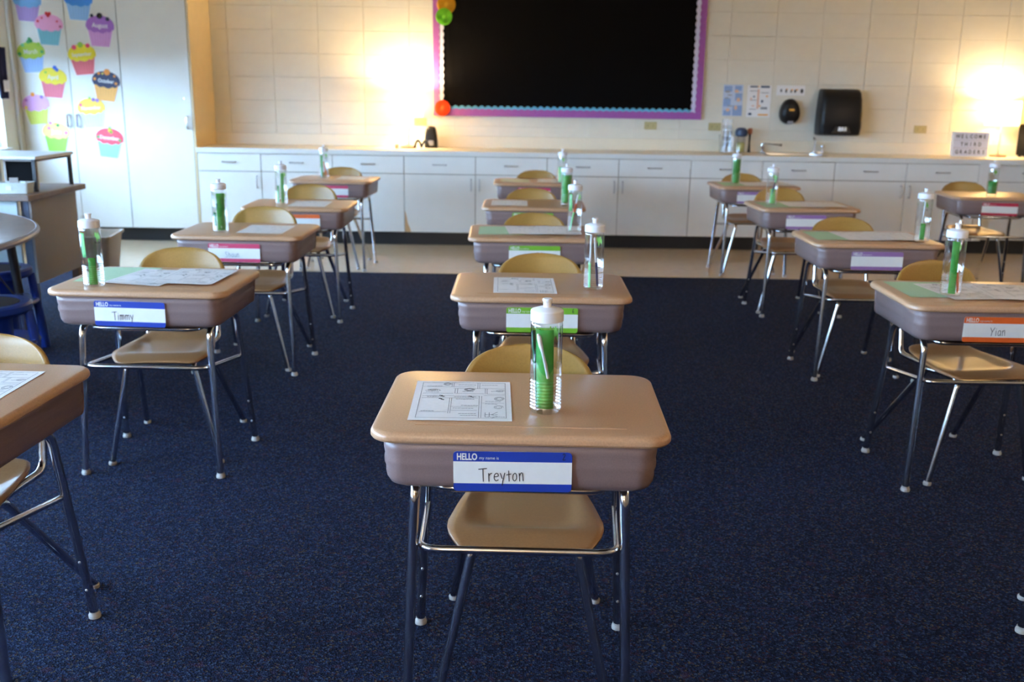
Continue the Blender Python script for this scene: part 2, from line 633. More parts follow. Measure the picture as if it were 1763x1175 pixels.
# filler and last cabinet at the right
cr = empty('base_cabinet', (XE, CY, 0))
MB().box(0.003, 0.085, 0.0, 0.57, TZ0, TZ1).build('filler_panel', 'door_white', cr, smooth=False)
MB().box(0.086, 0.85, 0.10, 0.57, TZ0, TZ1).build('body', 'carcass', cr, smooth=False)
d = MB().box(0.089, 0.85, 0.08, 0.099, 0.617, TZ1 - 0.004).build('drawer', 'door_white', cr, smooth=False, bevel=0.0015)
add_pull(d, 0.47, 0.694, False, 0.08)
d = MB().box(0.089, 0.85, 0.08, 0.099, TZ0, 0.611).build('door', 'door_white', cr, smooth=False, bevel=0.0015)
add_pull(d, 0.125, 0.527, True, 0.08)
tag(cr, 'set-back base cabinet at the right end, under the table lamp', 'cabinet', 'white base cabinets')
struct(MB().box(XL, 5.0, CY + 0.06, CY + 0.10, -0.006, 0.110).build('baseboard_back', 'toe_black', smooth=False),
       'black vinyl toe kick below the cabinets')

# worktop, with a hole for the sink
HX0, HX1, HY0, HY1 = 2.14, 2.62, 8.66, 9.00
ct = empty('worktop', (0, 0, 0))
cm = MB()
CTX1 = 4.9
for (x0, x1, y0, y1) in ((-2.788, HX0, 8.515, YB - 0.004), (HX1, CTX1, 8.515, YB - 0.004), (HX0, HX1, 8.515, HY0), (HX0, HX1, HY1, YB - 0.004)):
    cm.box(x0, x1, y0, y1, 0.770, 0.812)
cm.build('slab', 'counter', ct, smooth=False)
MB().box(-2.788, CTX1, 8.505, 8.515, 0.770, 0.812).build('edge_band', 'counter_edge', ct, smooth=False, bevel=0.002)
MB().box(-2.788, CTX1, YB - 0.022, YB - 0.004, 0.8125, 0.915).build('backsplash', 'counter', ct, smooth=False, bevel=0.003)
tag(ct, 'long cream laminate worktop running along the back wall', 'worktop')


# tall cupboards
def cupboard(x0, x1, doors, label, side=False):
    c = empty('tall_cupboard', (x0, CY, 0))
    w = x1 - x0
    MB().box(0.001, w - (0.019 if side else 0.001), 0.019, 0.578, TZ0, 2.45).build('body', 'carcass', c, smooth=False)
    if side:
        MB().box(w - 0.018, w, 0.0, 0.578, TZ0, 2.45).build('side_panel', 'lamplit_panel', c, smooth=False)
    n = len(doors)
    dw = (w - (0.019 if side else 0)) / n
    for i, hs in enumerate(doors):
        d = MB().box(i * dw + 0.003, (i + 1) * dw - 0.003, 0, 0.018, TZ0 + 0.001, 2.448).build('door', 'door_white', c, smooth=False, bevel=0.0015)
        add_pull(d, i * dw + (dw - 0.04 if hs > 0 else 0.04), 1.018, True).data = pull_t
        if n == 1:
            k = MB()
            k.tube([(dw - 0.058, 0.0, 1.216), (dw - 0.058, -0.006, 1.216)], 0.012, 14)
            k.build('lock', 'steel', d)
    tag(c, label, 'cupboard', 'tall white cupboards')


cupboard(-4.255, -3.390, [1, -1], 'tall white double-door cupboard covered with paper cupcakes')
cupboard(-3.389, -2.790, [1], 'tall white single-door cupboard with a lock, beside the worktop', side=True)

# ------------------------------------------------------------------ student desk
H = 0.669


def make_desk():
    d = empty('student_desk')
    top = MB()
    rings = []
    for z, ins in ((-0.022, 0.008), (-0.0215, 0.003), (-0.017, 0.0), (-0.010, 0.0), (-0.005, 0.002), (-0.0015, 0.006), (0.0, 0.012)):
        rings.append([(x, y, H + z) for x, y in rrect(0.61 - 2 * ins, 0.457 - 2 * ins, 0.052 - ins * 0.6, 8)])
    top.loft(rings)
    t = top.build('desk_top', 'desk_top', d, angle=30)
    g = MB()
    pr = []
    for a in range(5):
        an = PI * a / 4
        pr.append((math.cos(an) * 0.004, math.sin(an) * 0.0013))
    g.loft([[(x, -0.172 + p[0], H + p[1] - 0.0002) for p in pr] for x in (-0.215, 0.215)])
    g.build('pencil_ledge', 'desk_top', t)
    # book box, open towards the sitter
    def prof(wd, front, rear, r, z, off=0):
        w2 = wd / 2 + off
        f = front - off
        pts = [(-w2, rear, z)]
        n = 6
        for k in range(n + 1):
            a = R(180 + 90 * k / n)
            pts.append((-w2 + r + r * math.cos(a), f + r + r * math.sin(a), z))
        for k in range(n + 1):
            a = R(270 + 90 * k / n)
            pts.append((w2 - r + r * math.cos(a), f + r + r * math.sin(a), z))
        pts.append((w2, rear, z))
        return pts
    b = MB()
    rr = []
    for z, ins, off in ((H - 0.0222, 0, 0), (0.625, 0.001, 0), (0.612, 0.0015, -0.0012), (0.603, 0.002, 0.0008), (0.594, 0.0025, 0.0008), (0.585, 0.003, -0.0012), (0.575, 0.004, 0), (0.562, 0.006, 0),
                        (0.551, 0.011, 0), (0.546, 0.019, 0), (0.5445, 0.030, 0)):
        rr.append(prof(0.556 - 2 * ins, -0.216 + ins, 0.195, 0.040, z, off))
    b.loft(rr, closed=False, cap0=False, cap1=True)
    bo = b.build('book_box', 'bin', d, angle=50, solid=0.003)
    rim = MB()
    rim.tube(fillet([(-0.278, 0.197, 0.644), (-0.272, 0.197, 0.548), (0.272, 0.197, 0.548), (0.278, 0.197, 0.644)], 0.02, 4), 0.004, 6)
    rim.build('opening_rim', 'bin', bo)
    # legs: two inverted-U side frames, built leg by leg
    glide = MB().lathe([(0.011, 0.018), (0.0125, 0.0175), (0.0125, 0.013), (0.0145, 0.011), (0.0155, 0.007), (0.0150, 0.001), (0.013, 0.0)], 16)
    glide_me = glide.mesh('foot_glide', 'nylon')
    btn_me = MB().lathe([(0.0036, -0.002), (0.0036, 0.0008), (0.002, 0.002)], 8).mesh('snap_button', 'steel')
    for sx in (-1, 1):
        for fr in (-1, 1):
            tx, ty = (sx * 0.219, -0.150) if fr < 0 else (sx * 0.222, 0.130)
            fx, fy = (sx * 0.239, -0.181) if fr < 0 else (sx * 0.252, 0.197)
            top_p = (sx * 0.216, 0.0, 0.530)
            p = fillet([top_p, (tx, ty, 0.530), (fx, fy, 0.012)], 0.045, 7)
            lg = MB().tube(p, 0.0112, 12)
            q0 = Vector((tx, ty, 0.530)).lerp(Vector((fx, fy, 0.012)), 0.62)
            q1 = Vector((fx, fy, 0.012))
            l = lg.build('leg', 'chrome', d)
            gl = bpy.data.objects.new('foot_glide', glide_me)
            COL.objects.link(gl)
            gl.parent = l
            gl.location = (fx, fy, 0)
            for t_ in ((0.20, 0.62) if fr > 0 else ()):
                q = q0.lerp(q1, t_)
                bt = bpy.data.objects.new('snap_button', btn_me)
                COL.objects.link(bt)
                bt.parent = l
                bt.location = (q.x, q.y - 0.0112, q.z)
                bt.rotation_euler = (PI / 2, 0, 0)
    zb = 0.397
    MB().tube(fillet([(-0.226, 0.150, 0.352), (-0.206, -0.178, zb - 0.002), (0.206, -0.178, zb - 0.002), (0.226, 0.150, 0.352)], 0.045, 7), 0.0085, 12).build('lower_brace', 'chrome', d)
    MB().tube(fillet([(-0.19, 0.12, 0.531), (-0.185, -0.160, 0.527), (0.185, -0.160, 0.527), (0.19, 0.12, 0.531)], 0.05, 7), 0.0085, 12).build('upper_brace', 'chrome', d)
    return d


# ------------------------------------------------------------------ chair
def make_chair():
    c = empty('school_chair')

    def interp(tab, y):
        for (a, wa), (b_, wb_) in zip(tab, tab[1:]):
            if y <= b_:
                t = (y - a) / (b_ - a)
                t = t * t * (3 - 2 * t) if False else t
                return wa + (wb_ - wa) * t
        return tab[-1][1]
    tab = [(-0.268, 0.112), (-0.264, 0.128), (-0.256, 0.140), (-0.236, 0.152), (-0.205, 0.166), (-0.175, 0.172), (-0.145, 0.172), (-0.05, 0.157),
           (0.04, 0.138), (0.085, 0.127), (0.105, 0.118), (0.115, 0.104), (0.119, 0.09)]
    ys = [-0.268, -0.264, -0.256, -0.247, -0.236, -0.22, -0.205, -0.19, -0.175, -0.165, -0.145, -0.12, -0.09, -0.06, -0.03, 0, 0.03, 0.06, 0.085, 0.105, 0.115, 0.119]

    def seat_pt(u, v):
        y = ys[int(round(v * (len(ys) - 1)))]
        w = interp(tab, y)
        s = u * 2 - 1
        x = s * w
        z = 0.402
        if y < -0.17:
            z -= ((-0.17 - y) / 0.105) ** 2 * 0.014
        if y > 0.03:
            z += ((y - 0.03) / 0.09) ** 2 * 0.012
        e = max(0.0, 1 - (x / 0.13) ** 4) * max(0.0, 1 - ((y + 0.05) / 0.135) ** 4)
        z -= 0.012 * min(1, e * 1.6)
        z -= 0.004 * abs(s) ** 3
        return (x, y, z)
    MB().grid(20, len(ys) - 1, seat_pt).build('seat', 'seat_plastic_shaded', c, angle=80, solid=0.007)

    def back_pt(u, v):
        z0, z1 = 0.520, 0.715
        a = R(-90 + 180 * v)
        n = 2.6
        sy = math.copysign(abs(math.sin(a)) ** (2 / n), math.sin(a))
        wx = abs(math.cos(a)) ** (2 / n)
        zz = (z0 + z1) / 2 + sy * (z1 - z0) / 2
        hw = (0.160 + 0.012 * min(1, max(0, (0.66 - zz) / 0.10))) * max(wx, 0.02)
        x = (u * 2 - 1) * hw
        y = 0.180 + (zz - 0.52) * 0.16 - 0.034 * (x / 0.17) ** 2
        if zz > 0.70:
            y += (zz - 0.70) * 0.3
        return (x, y, zz)
    MB().grid(20, 22, back_pt).build('backrest', 'chair_plastic', c, angle=80, solid=0.008)
    gm = MB().lathe([(0.010, 0.014), (0.0115, 0.011), (0.0135, 0.0095), (0.0142, 0.006), (0.013, 0.0)], 14).mesh('foot_glide', 'nylon')
    for sx in (-1, 1):
        f = MB().tube(fillet([(sx * 0.189, -0.226, 0.01), (sx * 0.112, -0.214, 0.374), (sx * 0.120, -0.10, 0.376)], 0.03, 6), 0.0105, 12).build('leg', 'chrome', c)
        r = MB().tube(fillet([(sx * 0.119, -0.11, 0.372), (sx * 0.128, -0.045, 0.368), (sx * 0.19, 0.226, 0.01)], 0.03, 6), 0.0105, 12).build('leg', 'chrome', c)
        for l, y in ((f, -0.226), (r, 0.226)):
            g = bpy.data.objects.new('foot_glide', gm)
            COL.objects.link(g)
            g.parent = l
            g.location = (sx * 0.1895, y, 0)
        MB().tube(fillet([(sx * 0.120, -0.12, 0.376), (sx * 0.132, 0.135, 0.378), (sx * 0.128, 0.165, 0.52), (sx * 0.122, 0.192, 0.615)], [0.04, 0.2], 7), 0.0105, 12).build('back_post', 'chrome', c)
    return c


DESKS = dict(B1=(0.009, 2.064, -0.9), B2=(0.072, 3.405, 0.15), B3=(0.056, 4.731, 1.2), B4=(0.075, 5.933, -0.65), B5=(0.099, 7.441, -0.1),
             A1=(-1.341, 2.079, -2.7), A2=(-1.271, 3.393, -1.34), A3=(-1.299, 4.656, -0.9), A4=(-1.285, 5.742, 0.7), A5=(-1.390, 7.404, -2.2),
             C1=(1.555, 2.078, 0.0), C2=(1.591, 3.375, -0.36), C3=(1.657, 4.716, 0.2), C4=(1.720, 6.084, 1.9), C5=(1.734, 7.441, 1.9),
             D5=(3.262, 6.937, -3.2))
CHAIRS = dict(A1=(-1.335, 2.41, .71), A2=(-1.309, 3.765, .72), A3=(-1.30, 5.00, .736), A4=(-1.309, 6.14, .743), A5=(-1.393, 7.73, .726),
              B1=(0.026, 2.375, .715), B2=(0.076, 3.759, .72), B3=(0.068, 5.05, .719), B4=(0.064, 6.26, .727), B5=(0.115, 7.783, .72),
              C1=(1.581, 2.432, .715), C2=(1.571, 3.72, .724), C3=(1.642, 5.045, .722), C4=(1.675, 6.462, .735), C5=(1.713, 7.788, .72),
              D5=(3.234, 7.30, .7245))
CHROT = dict(A2=5.3, C2=9.0)
POS = {}
for colname, k in (('left', 'A'), ('middle', 'B'), ('right', 'C')):
    for i, o_ in enumerate(('nearest', 'second', 'third', 'fourth', 'farthest')):
        POS['%s%d' % (k, i + 1)] = '%s desk of the %s column' % (o_, colname)
POS['D5'] = 'lone desk at the far right'
TAGC = dict(B1='blue', B2='green', B3='green', B4='green', B5='pink', A2='blue', A3='pink', A4='orange', A5='pink',
            C2='orange', C3='lavender', C4='lavender', C5='lavender', D5='red')
desk0, chair0 = make_desk(), make_chair()
first = True
for k, (x, y, a) in DESKS.items():
    dk = desk0 if first else copy_tree(desk0)
    chx = chair0 if first else copy_tree(chair0)
    first = False
    dk.location = (x, y, 0)
    dk.rotation_euler = (0, 0, R(a))
    cx_, cy_, cz_ = CHAIRS[k]
    s = cz_ / 0.715
    ra = R(CHROT.get(k, a * 0.8))
    chx.location = (cx_ + 0.21 * s * math.sin(ra), cy_ - 0.21 * s * math.cos(ra), 0)
    chx.scale = (s, s, s)
    chx.rotation_euler = (0, 0, R(CHROT.get(k, a * 0.8)))
    tag(dk, 'tan-topped student desk on chrome legs, %s' % POS[k], 'desk', 'student desks')
    tag(chx, 'mustard plastic chair with chrome legs at the %s' % POS[k], 'chair', 'student chairs')


def local(k, lx, ly):
    x, y, a = DESKS[k]
    c, s = math.cos(R(a)), math.sin(R(a))
    return (x + c * lx - s * ly, y + s * lx + c * ly)


# ------------------------------------------------------------------ name tags
STROKES = {
    'T': (0.62, [[(0, 1.0), (0.62, 1.06)], [(0.33, 1.02), (0.36, 0)]]),
    'r': (0.34, [[(0.05, 0.66), (0.08, 0)], [(0.07, 0.45), (0.16, 0.62), (0.30, 0.66)]]),
    'e': (0.40, [[(0.03, 0.36), (0.34, 0.42), (0.33, 0.60), (0.20, 0.66), (0.06, 0.50), (0.05, 0.22), (0.18, 0.04), (0.36, 0.12)]]),
    'y': (0.38, [[(0.02, 0.66), (0.16, 0.22)], [(0.36, 0.68), (0.20, 0.0), (0.16, -0.34)]]),
    't': (0.36, [[(0.18, 0.86), (0.22, 0.0)], [(0.02, 0.52), (0.36, 0.60)]]),
    'o': (0.38, [[(0.20, 0.66), (0.06, 0.50), (0.05, 0.18), (0.18, 0.02), (0.32, 0.20), (0.31, 0.54), (0.20, 0.66)]]),
    'n': (0.42, [[(0.05, 0.66), (0.09, 0.0)], [(0.07, 0.42), (0.18, 0.66), (0.30, 0.62), (0.36, 0.02)]]),
    'i': (0.18, [[(0.08, 0.64), (0.09, 0.0)], [(0.08, 0.86), (0.09, 0.83)]]),
    'm': (0.58, [[(0.05, 0.66), (0.07, 0.0)], [(0.06, 0.44), (0.16, 0.66), (0.27, 0.58), (0.28, 0.02)], [(0.28, 0.44), (0.38, 0.66), (0.50, 0.58), (0.52, 0.02)]]),
    'S': (0.48, [[(0.40, 0.90), (0.24, 1.0), (0.08, 0.86), (0.14, 0.62), (0.36, 0.42), (0.40, 0.16), (0.22, 0.0), (0.04, 0.10)]]),
    'h': (0.42, [[(0.06, 1.0), (0.09, 0.0)], [(0.08, 0.40), (0.20, 0.64), (0.32, 0.58), (0.36, 0.0)]]),
    'a': (0.42, [[(0.34, 0.60), (0.18, 0.66), (0.06, 0.46), (0.06, 0.16), (0.18, 0.02), (0.34, 0.20)], [(0.35, 0.64), (0.38, 0.0)]]),
    'u': (0.42, [[(0.05, 0.64), (0.08, 0.14), (0.20, 0.02), (0.34, 0.20)], [(0.35, 0.64), (0.38, 0.0)]]),
    'Y': (0.54, [[(0.02, 1.0), (0.26, 0.50)], [(0.52, 1.02), (0.24, 0.46), (0.18, 0.0)]]),
    'H': (0.54, [[(0.06, 1.0), (0.08, 0.0)], [(0.44, 1.0), (0.46, 0.0)], [(0.07, 0.5), (0.45, 0.52)]]),
    '2': (0.40, [[(0.04, 0.80), (0.18, 1.0), (0.34, 0.84), (0.24, 0.5), (0.04, 0.06), (0.40, 0.08)]]),
    '6': (0.36, [[(0.26, 1.0), (0.08, 0.55), (0.08, 0.15), (0.22, 0.02), (0.34, 0.2), (0.24, 0.42), (0.10, 0.32)]]),
}


def smooth_pts(p):
    if len(p) < 4:
        return p
    out = [p[0]]
    for i in range(len(p) - 1):
        p0, p1, p2, p3 = p[max(0, i - 1)], p[i], p[i + 1], p[min(len(p) - 1, i + 2)]
        for t in (0.25, 0.5, 0.75, 1.0):
            out.append(tuple(0.5 * (2 * p1[a] + (p2[a] - p0[a]) * t + (2 * p0[a] - 5 * p1[a] + 4 * p2[a] - p3[a]) * t * t
                                    + (3 * p1[a] - p0[a] - 3 * p2[a] + p3[a]) * t ** 3) for a in (0, 1)))
    return out


def handwrite(mb, s, x, z, size, w, yy, slant=0.02):
    for chh in s:
        adv, st = STROKES[chh]
        for p in st:
            mb.stroke([(x + q[0] * size, z + q[1] * size + (x + q[0] * size) * slant) for q in smooth_pts(p)], w, lambda a, b: (a, yy, b))
        x += (adv + 0.10) * size


TW, TH = 0.238, 0.085


def rr_band(z0, z1, rt, rb, ins=0.0):
    pts = []
    x = TW / 2 - ins
    n = 5
    def arc(cx, cz, r, a0):
        return [(cx + r * math.cos(R(a0 + 90 * k / n)), cz + r * math.sin(R(a0 + 90 * k / n))) for k in range(n + 1)] if r else [(cx, cz)]
    pts += arc(x - rb, z0 + rb, rb, -90)
    pts += arc(x - rt, z1 - rt, rt, 0)
    pts += arc(-x + rt, z1 - rt, rt, 90)
    pts += arc(-x + rb, z0 + rb, rb, 180)
    return pts


card_me = MB().plate(rr_band(-TH / 2, TH / 2, 0.008, 0.008), -0.0008, 0.0).mesh('card', 'tag_white', smooth=False)
hello = MB()
to_tag = lambda yy: (lambda a, b: (a, yy, b))
add_text(hello, 'HELLO', 0.0195, to_tag(-0.00145), -TW / 2 + 0.007, TH / 2 - 0.0178, bold=0.0006, sx=0.70)
add_text(hello, 'my name is', 0.0092, to_tag(-0.00145), -TW / 2 + 0.052, TH / 2 - 0.0165, sx=0.95)
hello_me = hello.mesh('greeting_text', 'tag_white', smooth=False)
bands = {}
for cn in set(TAGC.values()):
    bands[cn] = (MB().plate(rr_band(TH / 2 - 0.0215, TH / 2, 0.008, 0), -0.0012, -0.0009).mesh('header_band', 'tag_' + cn, smooth=False),
                 MB().plate(rr_band(-TH / 2, -TH / 2 + 0.0165, 0, 0.008), -0.0012, -0.0009).mesh('footer_band', 'tag_' + cn, smooth=False))
NAMES = dict(B1=('Treyton', -0.068, 0.026), A2=('Timmy', -0.060, 0.026), A3=('Shaun', -0.042, 0.025), C2=('Yian', -0.030, 0.027), B3=('H', -0.035, 0.026))
NUMS = dict(B1='2', B2='6')
TAGDX = dict(B1=-0.014, B2=0.003, B3=0.005, B4=-0.004, B5=-0.005, A2=-0.019, A3=-0.005, A4=0.03, A5=0.02, C2=-0.011, C3=-0.014, C4=-0.03, C5=-0.05, D5=-0.002)
TAGDZ = dict(B4=0.006, B5=0.006, A5=0.003)
TAGROLL = dict(B1=-0.6, D5=0.6, A2=0.6)
for k, cn in TAGC.items():
    px, py = local(k, TAGDX[k], -0.2195)
    t = empty('name_tag', (px, py, 0.590 + TAGDZ.get(k, 0)))
    t.rotation_euler = (0, R(TAGROLL.get(k, 0)), R(DESKS[k][2]))
    for nm, me in (('card', card_me), ('header_band', bands[cn][0]), ('footer_band', bands[cn][1]), ('greeting_text', hello_me)):
        o = bpy.data.objects.new(nm, me)
        COL.objects.link(o)
        o.parent = t
    if k in NAMES:
        s, nx, sz = NAMES[k]
        hw = MB()
        handwrite(hw, s, nx, -0.020, sz, 0.0018, -0.0016)
        hw.build('handwriting', 'marker' if k in ('B1', 'A2', 'C2') else 'faint_ink', t, smooth=False)
    if k in NUMS:
        hw = MB()
        handwrite(hw, NUMS[k], TW / 2 - 0.019, TH / 2 - 0.0185, 0.014, 0.0016, -0.0017)
        hw.build('seat_number', 'marker', t, smooth=False)
    tag(t, '%s and white greeting name tag on the %s' % (cn, POS[k]), 'name tag', 'name tags on the desks')

# ------------------------------------------------------------------ worksheets
PW, PD = 0.2159, 0.2794


def sheet_mesh(material, seed, curl=0.0012):
    rnd = random.Random(seed)
    ph = rnd.uniform(0, 6)
    def fn(u, v):
        e = max(0, abs(v - 0.5) * 2 - 0.8) / 0.2
        z = 0.0008 + curl * (math.sin(u * 4.2 + ph) * 0.5 + 0.5) * (0.3 + 0.7 * e)
        return ((u - 0.5) * PW, (v - 0.5) * PD, z)
    m = MB().grid(12, 14, fn)
    return m, fn


def print_mesh(seed, fn, dz=0.0006):
    rnd = random.Random(seed)
    dark, faint = MB(), MB()
    def to3(u, v):
        x, y, z = fn(min(1, max(0, u)), min(1, max(0, v)))
        return (x, y, z + dz)
    def line(mb, u0, v0, u1, v1, w=0.004):
        n = 6
        mb.stroke([(u0 + (u1 - u0) * i / n, v0 + (v1 - v0) * i / n) for i in range(n + 1)], w, to3)
    u0, u1, v0, v1 = 0.07, 0.945, 0.06, 0.955
    for a in ((u0, v0, u1, v0), (u0, v1, u1, v1), (u0, v0, u0, v1), (u1, v0, u1, v1)):
        line(dark, *a)
    for v, a, b in ((0.845, 0.08, 0.62), (0.80, 0.40, 0.94), (0.665, 0.09, 0.40), (0.665, 0.43, 0.72), (0.655, 0.76, 0.94), (0.60, 0.09, 0.68),
                    (0.545, 0.09, 0.66), (0.20, 0.09, 0.36), (0.62, 0.72, 0.94), (0.42, 0.70, 0.93), (0.33, 0.40, 0.66), (0.24, 0.40, 0.66)):
        line(faint, a, v, b, v, 0.005)
    for u, a, b in ((0.38, 0.845, 0.95), (0.40, 0.845, 0.95), (0.655, 0.80, 0.95), (0.675, 0.80, 0.95), (0.42, 0.665, 0.80), (0.445, 0.665, 0.80),
                    (0.735, 0.655, 0.80), (0.755, 0.655, 0.80), (0.375, 0.17, 0.545), (0.395, 0.17, 0.545), (0.675, 0.07, 0.60), (0.70, 0.07, 0.60)):
        line(dark, u, a, u, b, 0.0035)
    for v, a, b in ((0.90, 0.45, 0.62), (0.90, 0.70, 0.86), (0.86, 0.12, 0.26), (0.74, 0.11, 0.27), (0.70, 0.12, 0.24), (0.72, 0.50, 0.60),
                    (0.73, 0.80, 0.92), (0.575, 0.14, 0.30), (0.575, 0.42, 0.64), (0.52, 0.44, 0.62), (0.29, 0.42, 0.62), (0.36, 0.50, 0.66),
                    (0.16, 0.48, 0.64), (0.12, 0.50, 0.66), (0.46, 0.74, 0.90), (0.40, 0.74, 0.84), (0.14, 0.74, 0.84), (0.22, 0.11, 0.22), (0.09, 0.74, 0.92)):
        u = a
        while u < b:
            w = rnd.uniform(0.010, 0.028)
            line(faint, u, v, u + w, v + rnd.uniform(-0.004, 0.004), 0.009)
            u += w + 0.010
    def scrib(cx, cv, ru, rv, turns, mb=dark, w=0.004):
        n = int(turns * 10)
        mb.stroke([(cx + ru * math.cos(i * 2 * PI / 10) * (1 - 0.6 * i / n), cv + rv * math.sin(i * 2 * PI / 10) * (1 - 0.6 * i / n)) for i in range(n)], w, to3)
    scrib(0.33, 0.915, 0.045, 0.035, 3)
    scrib(0.89, 0.74, 0.05, 0.03, 2)
    scrib(0.88, 0.53, 0.055, 0.055, 3)
    scrib(0.87, 0.32, 0.05, 0.05, 2)
    scrib(0.57, 0.77, 0.06, 0.04, 4)
    scrib(0.19, 0.76, 0.07, 0.02, 2)
    for cu, cv in ((0.29, 0.60), (0.59, 0.585), (0.29, 0.515)):
        dark.stroke([(cu - 0.022, cv + 0.012), (cu + 0.006, cv + 0.008), (cu - 0.004, cv - 0.004), (cu + 0.024, cv - 0.016)], 0.016, to3)
    dark.stroke([(0.86, 0.20), (0.80, 0.14), (0.86, 0.10), (0.80, 0.06)], 0.006, to3)
    dark.stroke([(0.74, 0.19), (0.74, 0.09), (0.78, 0.09), (0.78, 0.19)], 0.005, to3)
    return dark, faint


sheets = {}
for mname, seed in (('paper', 1), ('green_paper', 2), ('cream_paper', 3)):
    m, fn = sheet_mesh(mname, seed)
    sheets[mname] = (m.mesh('sheet', mname, angle=80), fn)
dk_, ft_ = print_mesh(5, sheets['paper'][1])
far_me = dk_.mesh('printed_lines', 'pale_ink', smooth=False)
ink_me, faint_me = dk_.mesh('printed_lines', 'ink', smooth=False), ft_.mesh('printed_text', 'faint_ink', smooth=False)


def paper(k, lx, ly, rot, label, material='paper', level=0, printed=True):
    x, y = local(k, lx, ly)
    o = empty('worksheet' if material == 'paper' else 'coloured_sheet', (x, y, H + 0.0002 + level * 0.0022), R(DESKS[k][2] + rot))
    s = bpy.data.objects.new('sheet', sheets[material][0])
    COL.objects.link(s)
    s.parent = o
    if printed:
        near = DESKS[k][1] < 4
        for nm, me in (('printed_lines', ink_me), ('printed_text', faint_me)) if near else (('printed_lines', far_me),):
            c = bpy.data.objects.new(nm, me)
            COL.objects.link(c)
            c.parent = o
    tag(o, label, 'paper', 'papers on the desks')


paper('A1', 0.114, 0.010, 2.7, 'white worksheet on the nearest desk of the left column')
paper('A2', -0.165, 0.055, 2, 'pale green sheet on the second desk of the left column', 'green_paper', 0, False)
paper('A2', -0.030, 0.010, -9, 'white worksheet overlapping the green sheet, second desk of the left column', level=1)
paper('A2', 0.120, 0.030, -2, 'rightmost white worksheet on the second desk of the left column', level=2)
paper('A3', 0.088, -0.005, 0, 'white worksheet on the third desk of the left column')
paper('A4', 0.059, -0.02, 0, 'white worksheet on the fourth desk of the left column')
paper('A5', 0.121, 0.03, 0, 'white worksheet on the farthest desk of the left column')
paper('B1', -0.132, -0.008, 2.5, 'single white worksheet on the nearest desk of the middle column')
paper('B2', -0.056, -0.03, 1, 'white worksheet on the second desk of the middle column')
paper('B3', -0.150, 0.005, 0, 'pale green sheet on the third desk of the middle column', 'green_paper', 0, False)
paper('B3', -0.015, 0.012, 4, 'white worksheet beside the green sheet, third desk of the middle column', level=1)
paper('B3', 0.125, 0.012, -1, 'white worksheet under the bottle on the third desk of the middle column', level=2)
paper('B4', -0.146, -0.01, 1, 'white worksheet on the fourth desk of the middle column')
paper('B5', -0.150, -0.01, 2, 'cream sheet on the farthest desk of the middle column', 'cream_paper', 0, False)
paper('B5', 0.128, 0.008, -3, 'white worksheet on the farthest desk of the middle column')
paper('C2', -0.155, 0.040, 0, 'pale green sheet on the second desk of the right column', 'green_paper', 0, False)
paper('C2', -0.045, 0.010, 8, 'white worksheet under the bottle on the second desk of the right column', level=1)
paper('C2', 0.125, 0.000, -5, 'rightmost white worksheet on the second desk of the right column', level=2)
paper('C3', -0.155, 0.020, 0, 'pale green sheet on the third desk of the right column', 'green_paper', 0, False)
paper('C3', -0.020, 0.010, 3, 'white worksheet beside the green sheet, third desk of the right column', level=1)
paper('C3', 0.140, 0.012, -2, 'white worksheet by the bottle on the third desk of the right column', level=2)
paper('C4', -0.150, -0.02, 0, 'pale green sheet on the fourth desk of the right column', 'green_paper', 0, False)
paper('C4', 0.000, -0.01, -2, 'white worksheet beside the green sheet, fourth desk of the right column', level=1)
paper('C4', 0.145, -0.005, 2, 'rightmost white worksheet on the fourth desk of the right column', level=2)
paper('C5', -0.145, -0.02, 0, 'pale green sheet on the farthest desk of the right column', 'green_paper', 0, False)
paper('C5', 0.010, -0.015, 3, 'white worksheet beside the green sheet, farthest desk of the right column', level=1)
paper('C5', 0.160, -0.005, -2, 'rightmost white worksheet on the farthest desk of the right column', level=2)


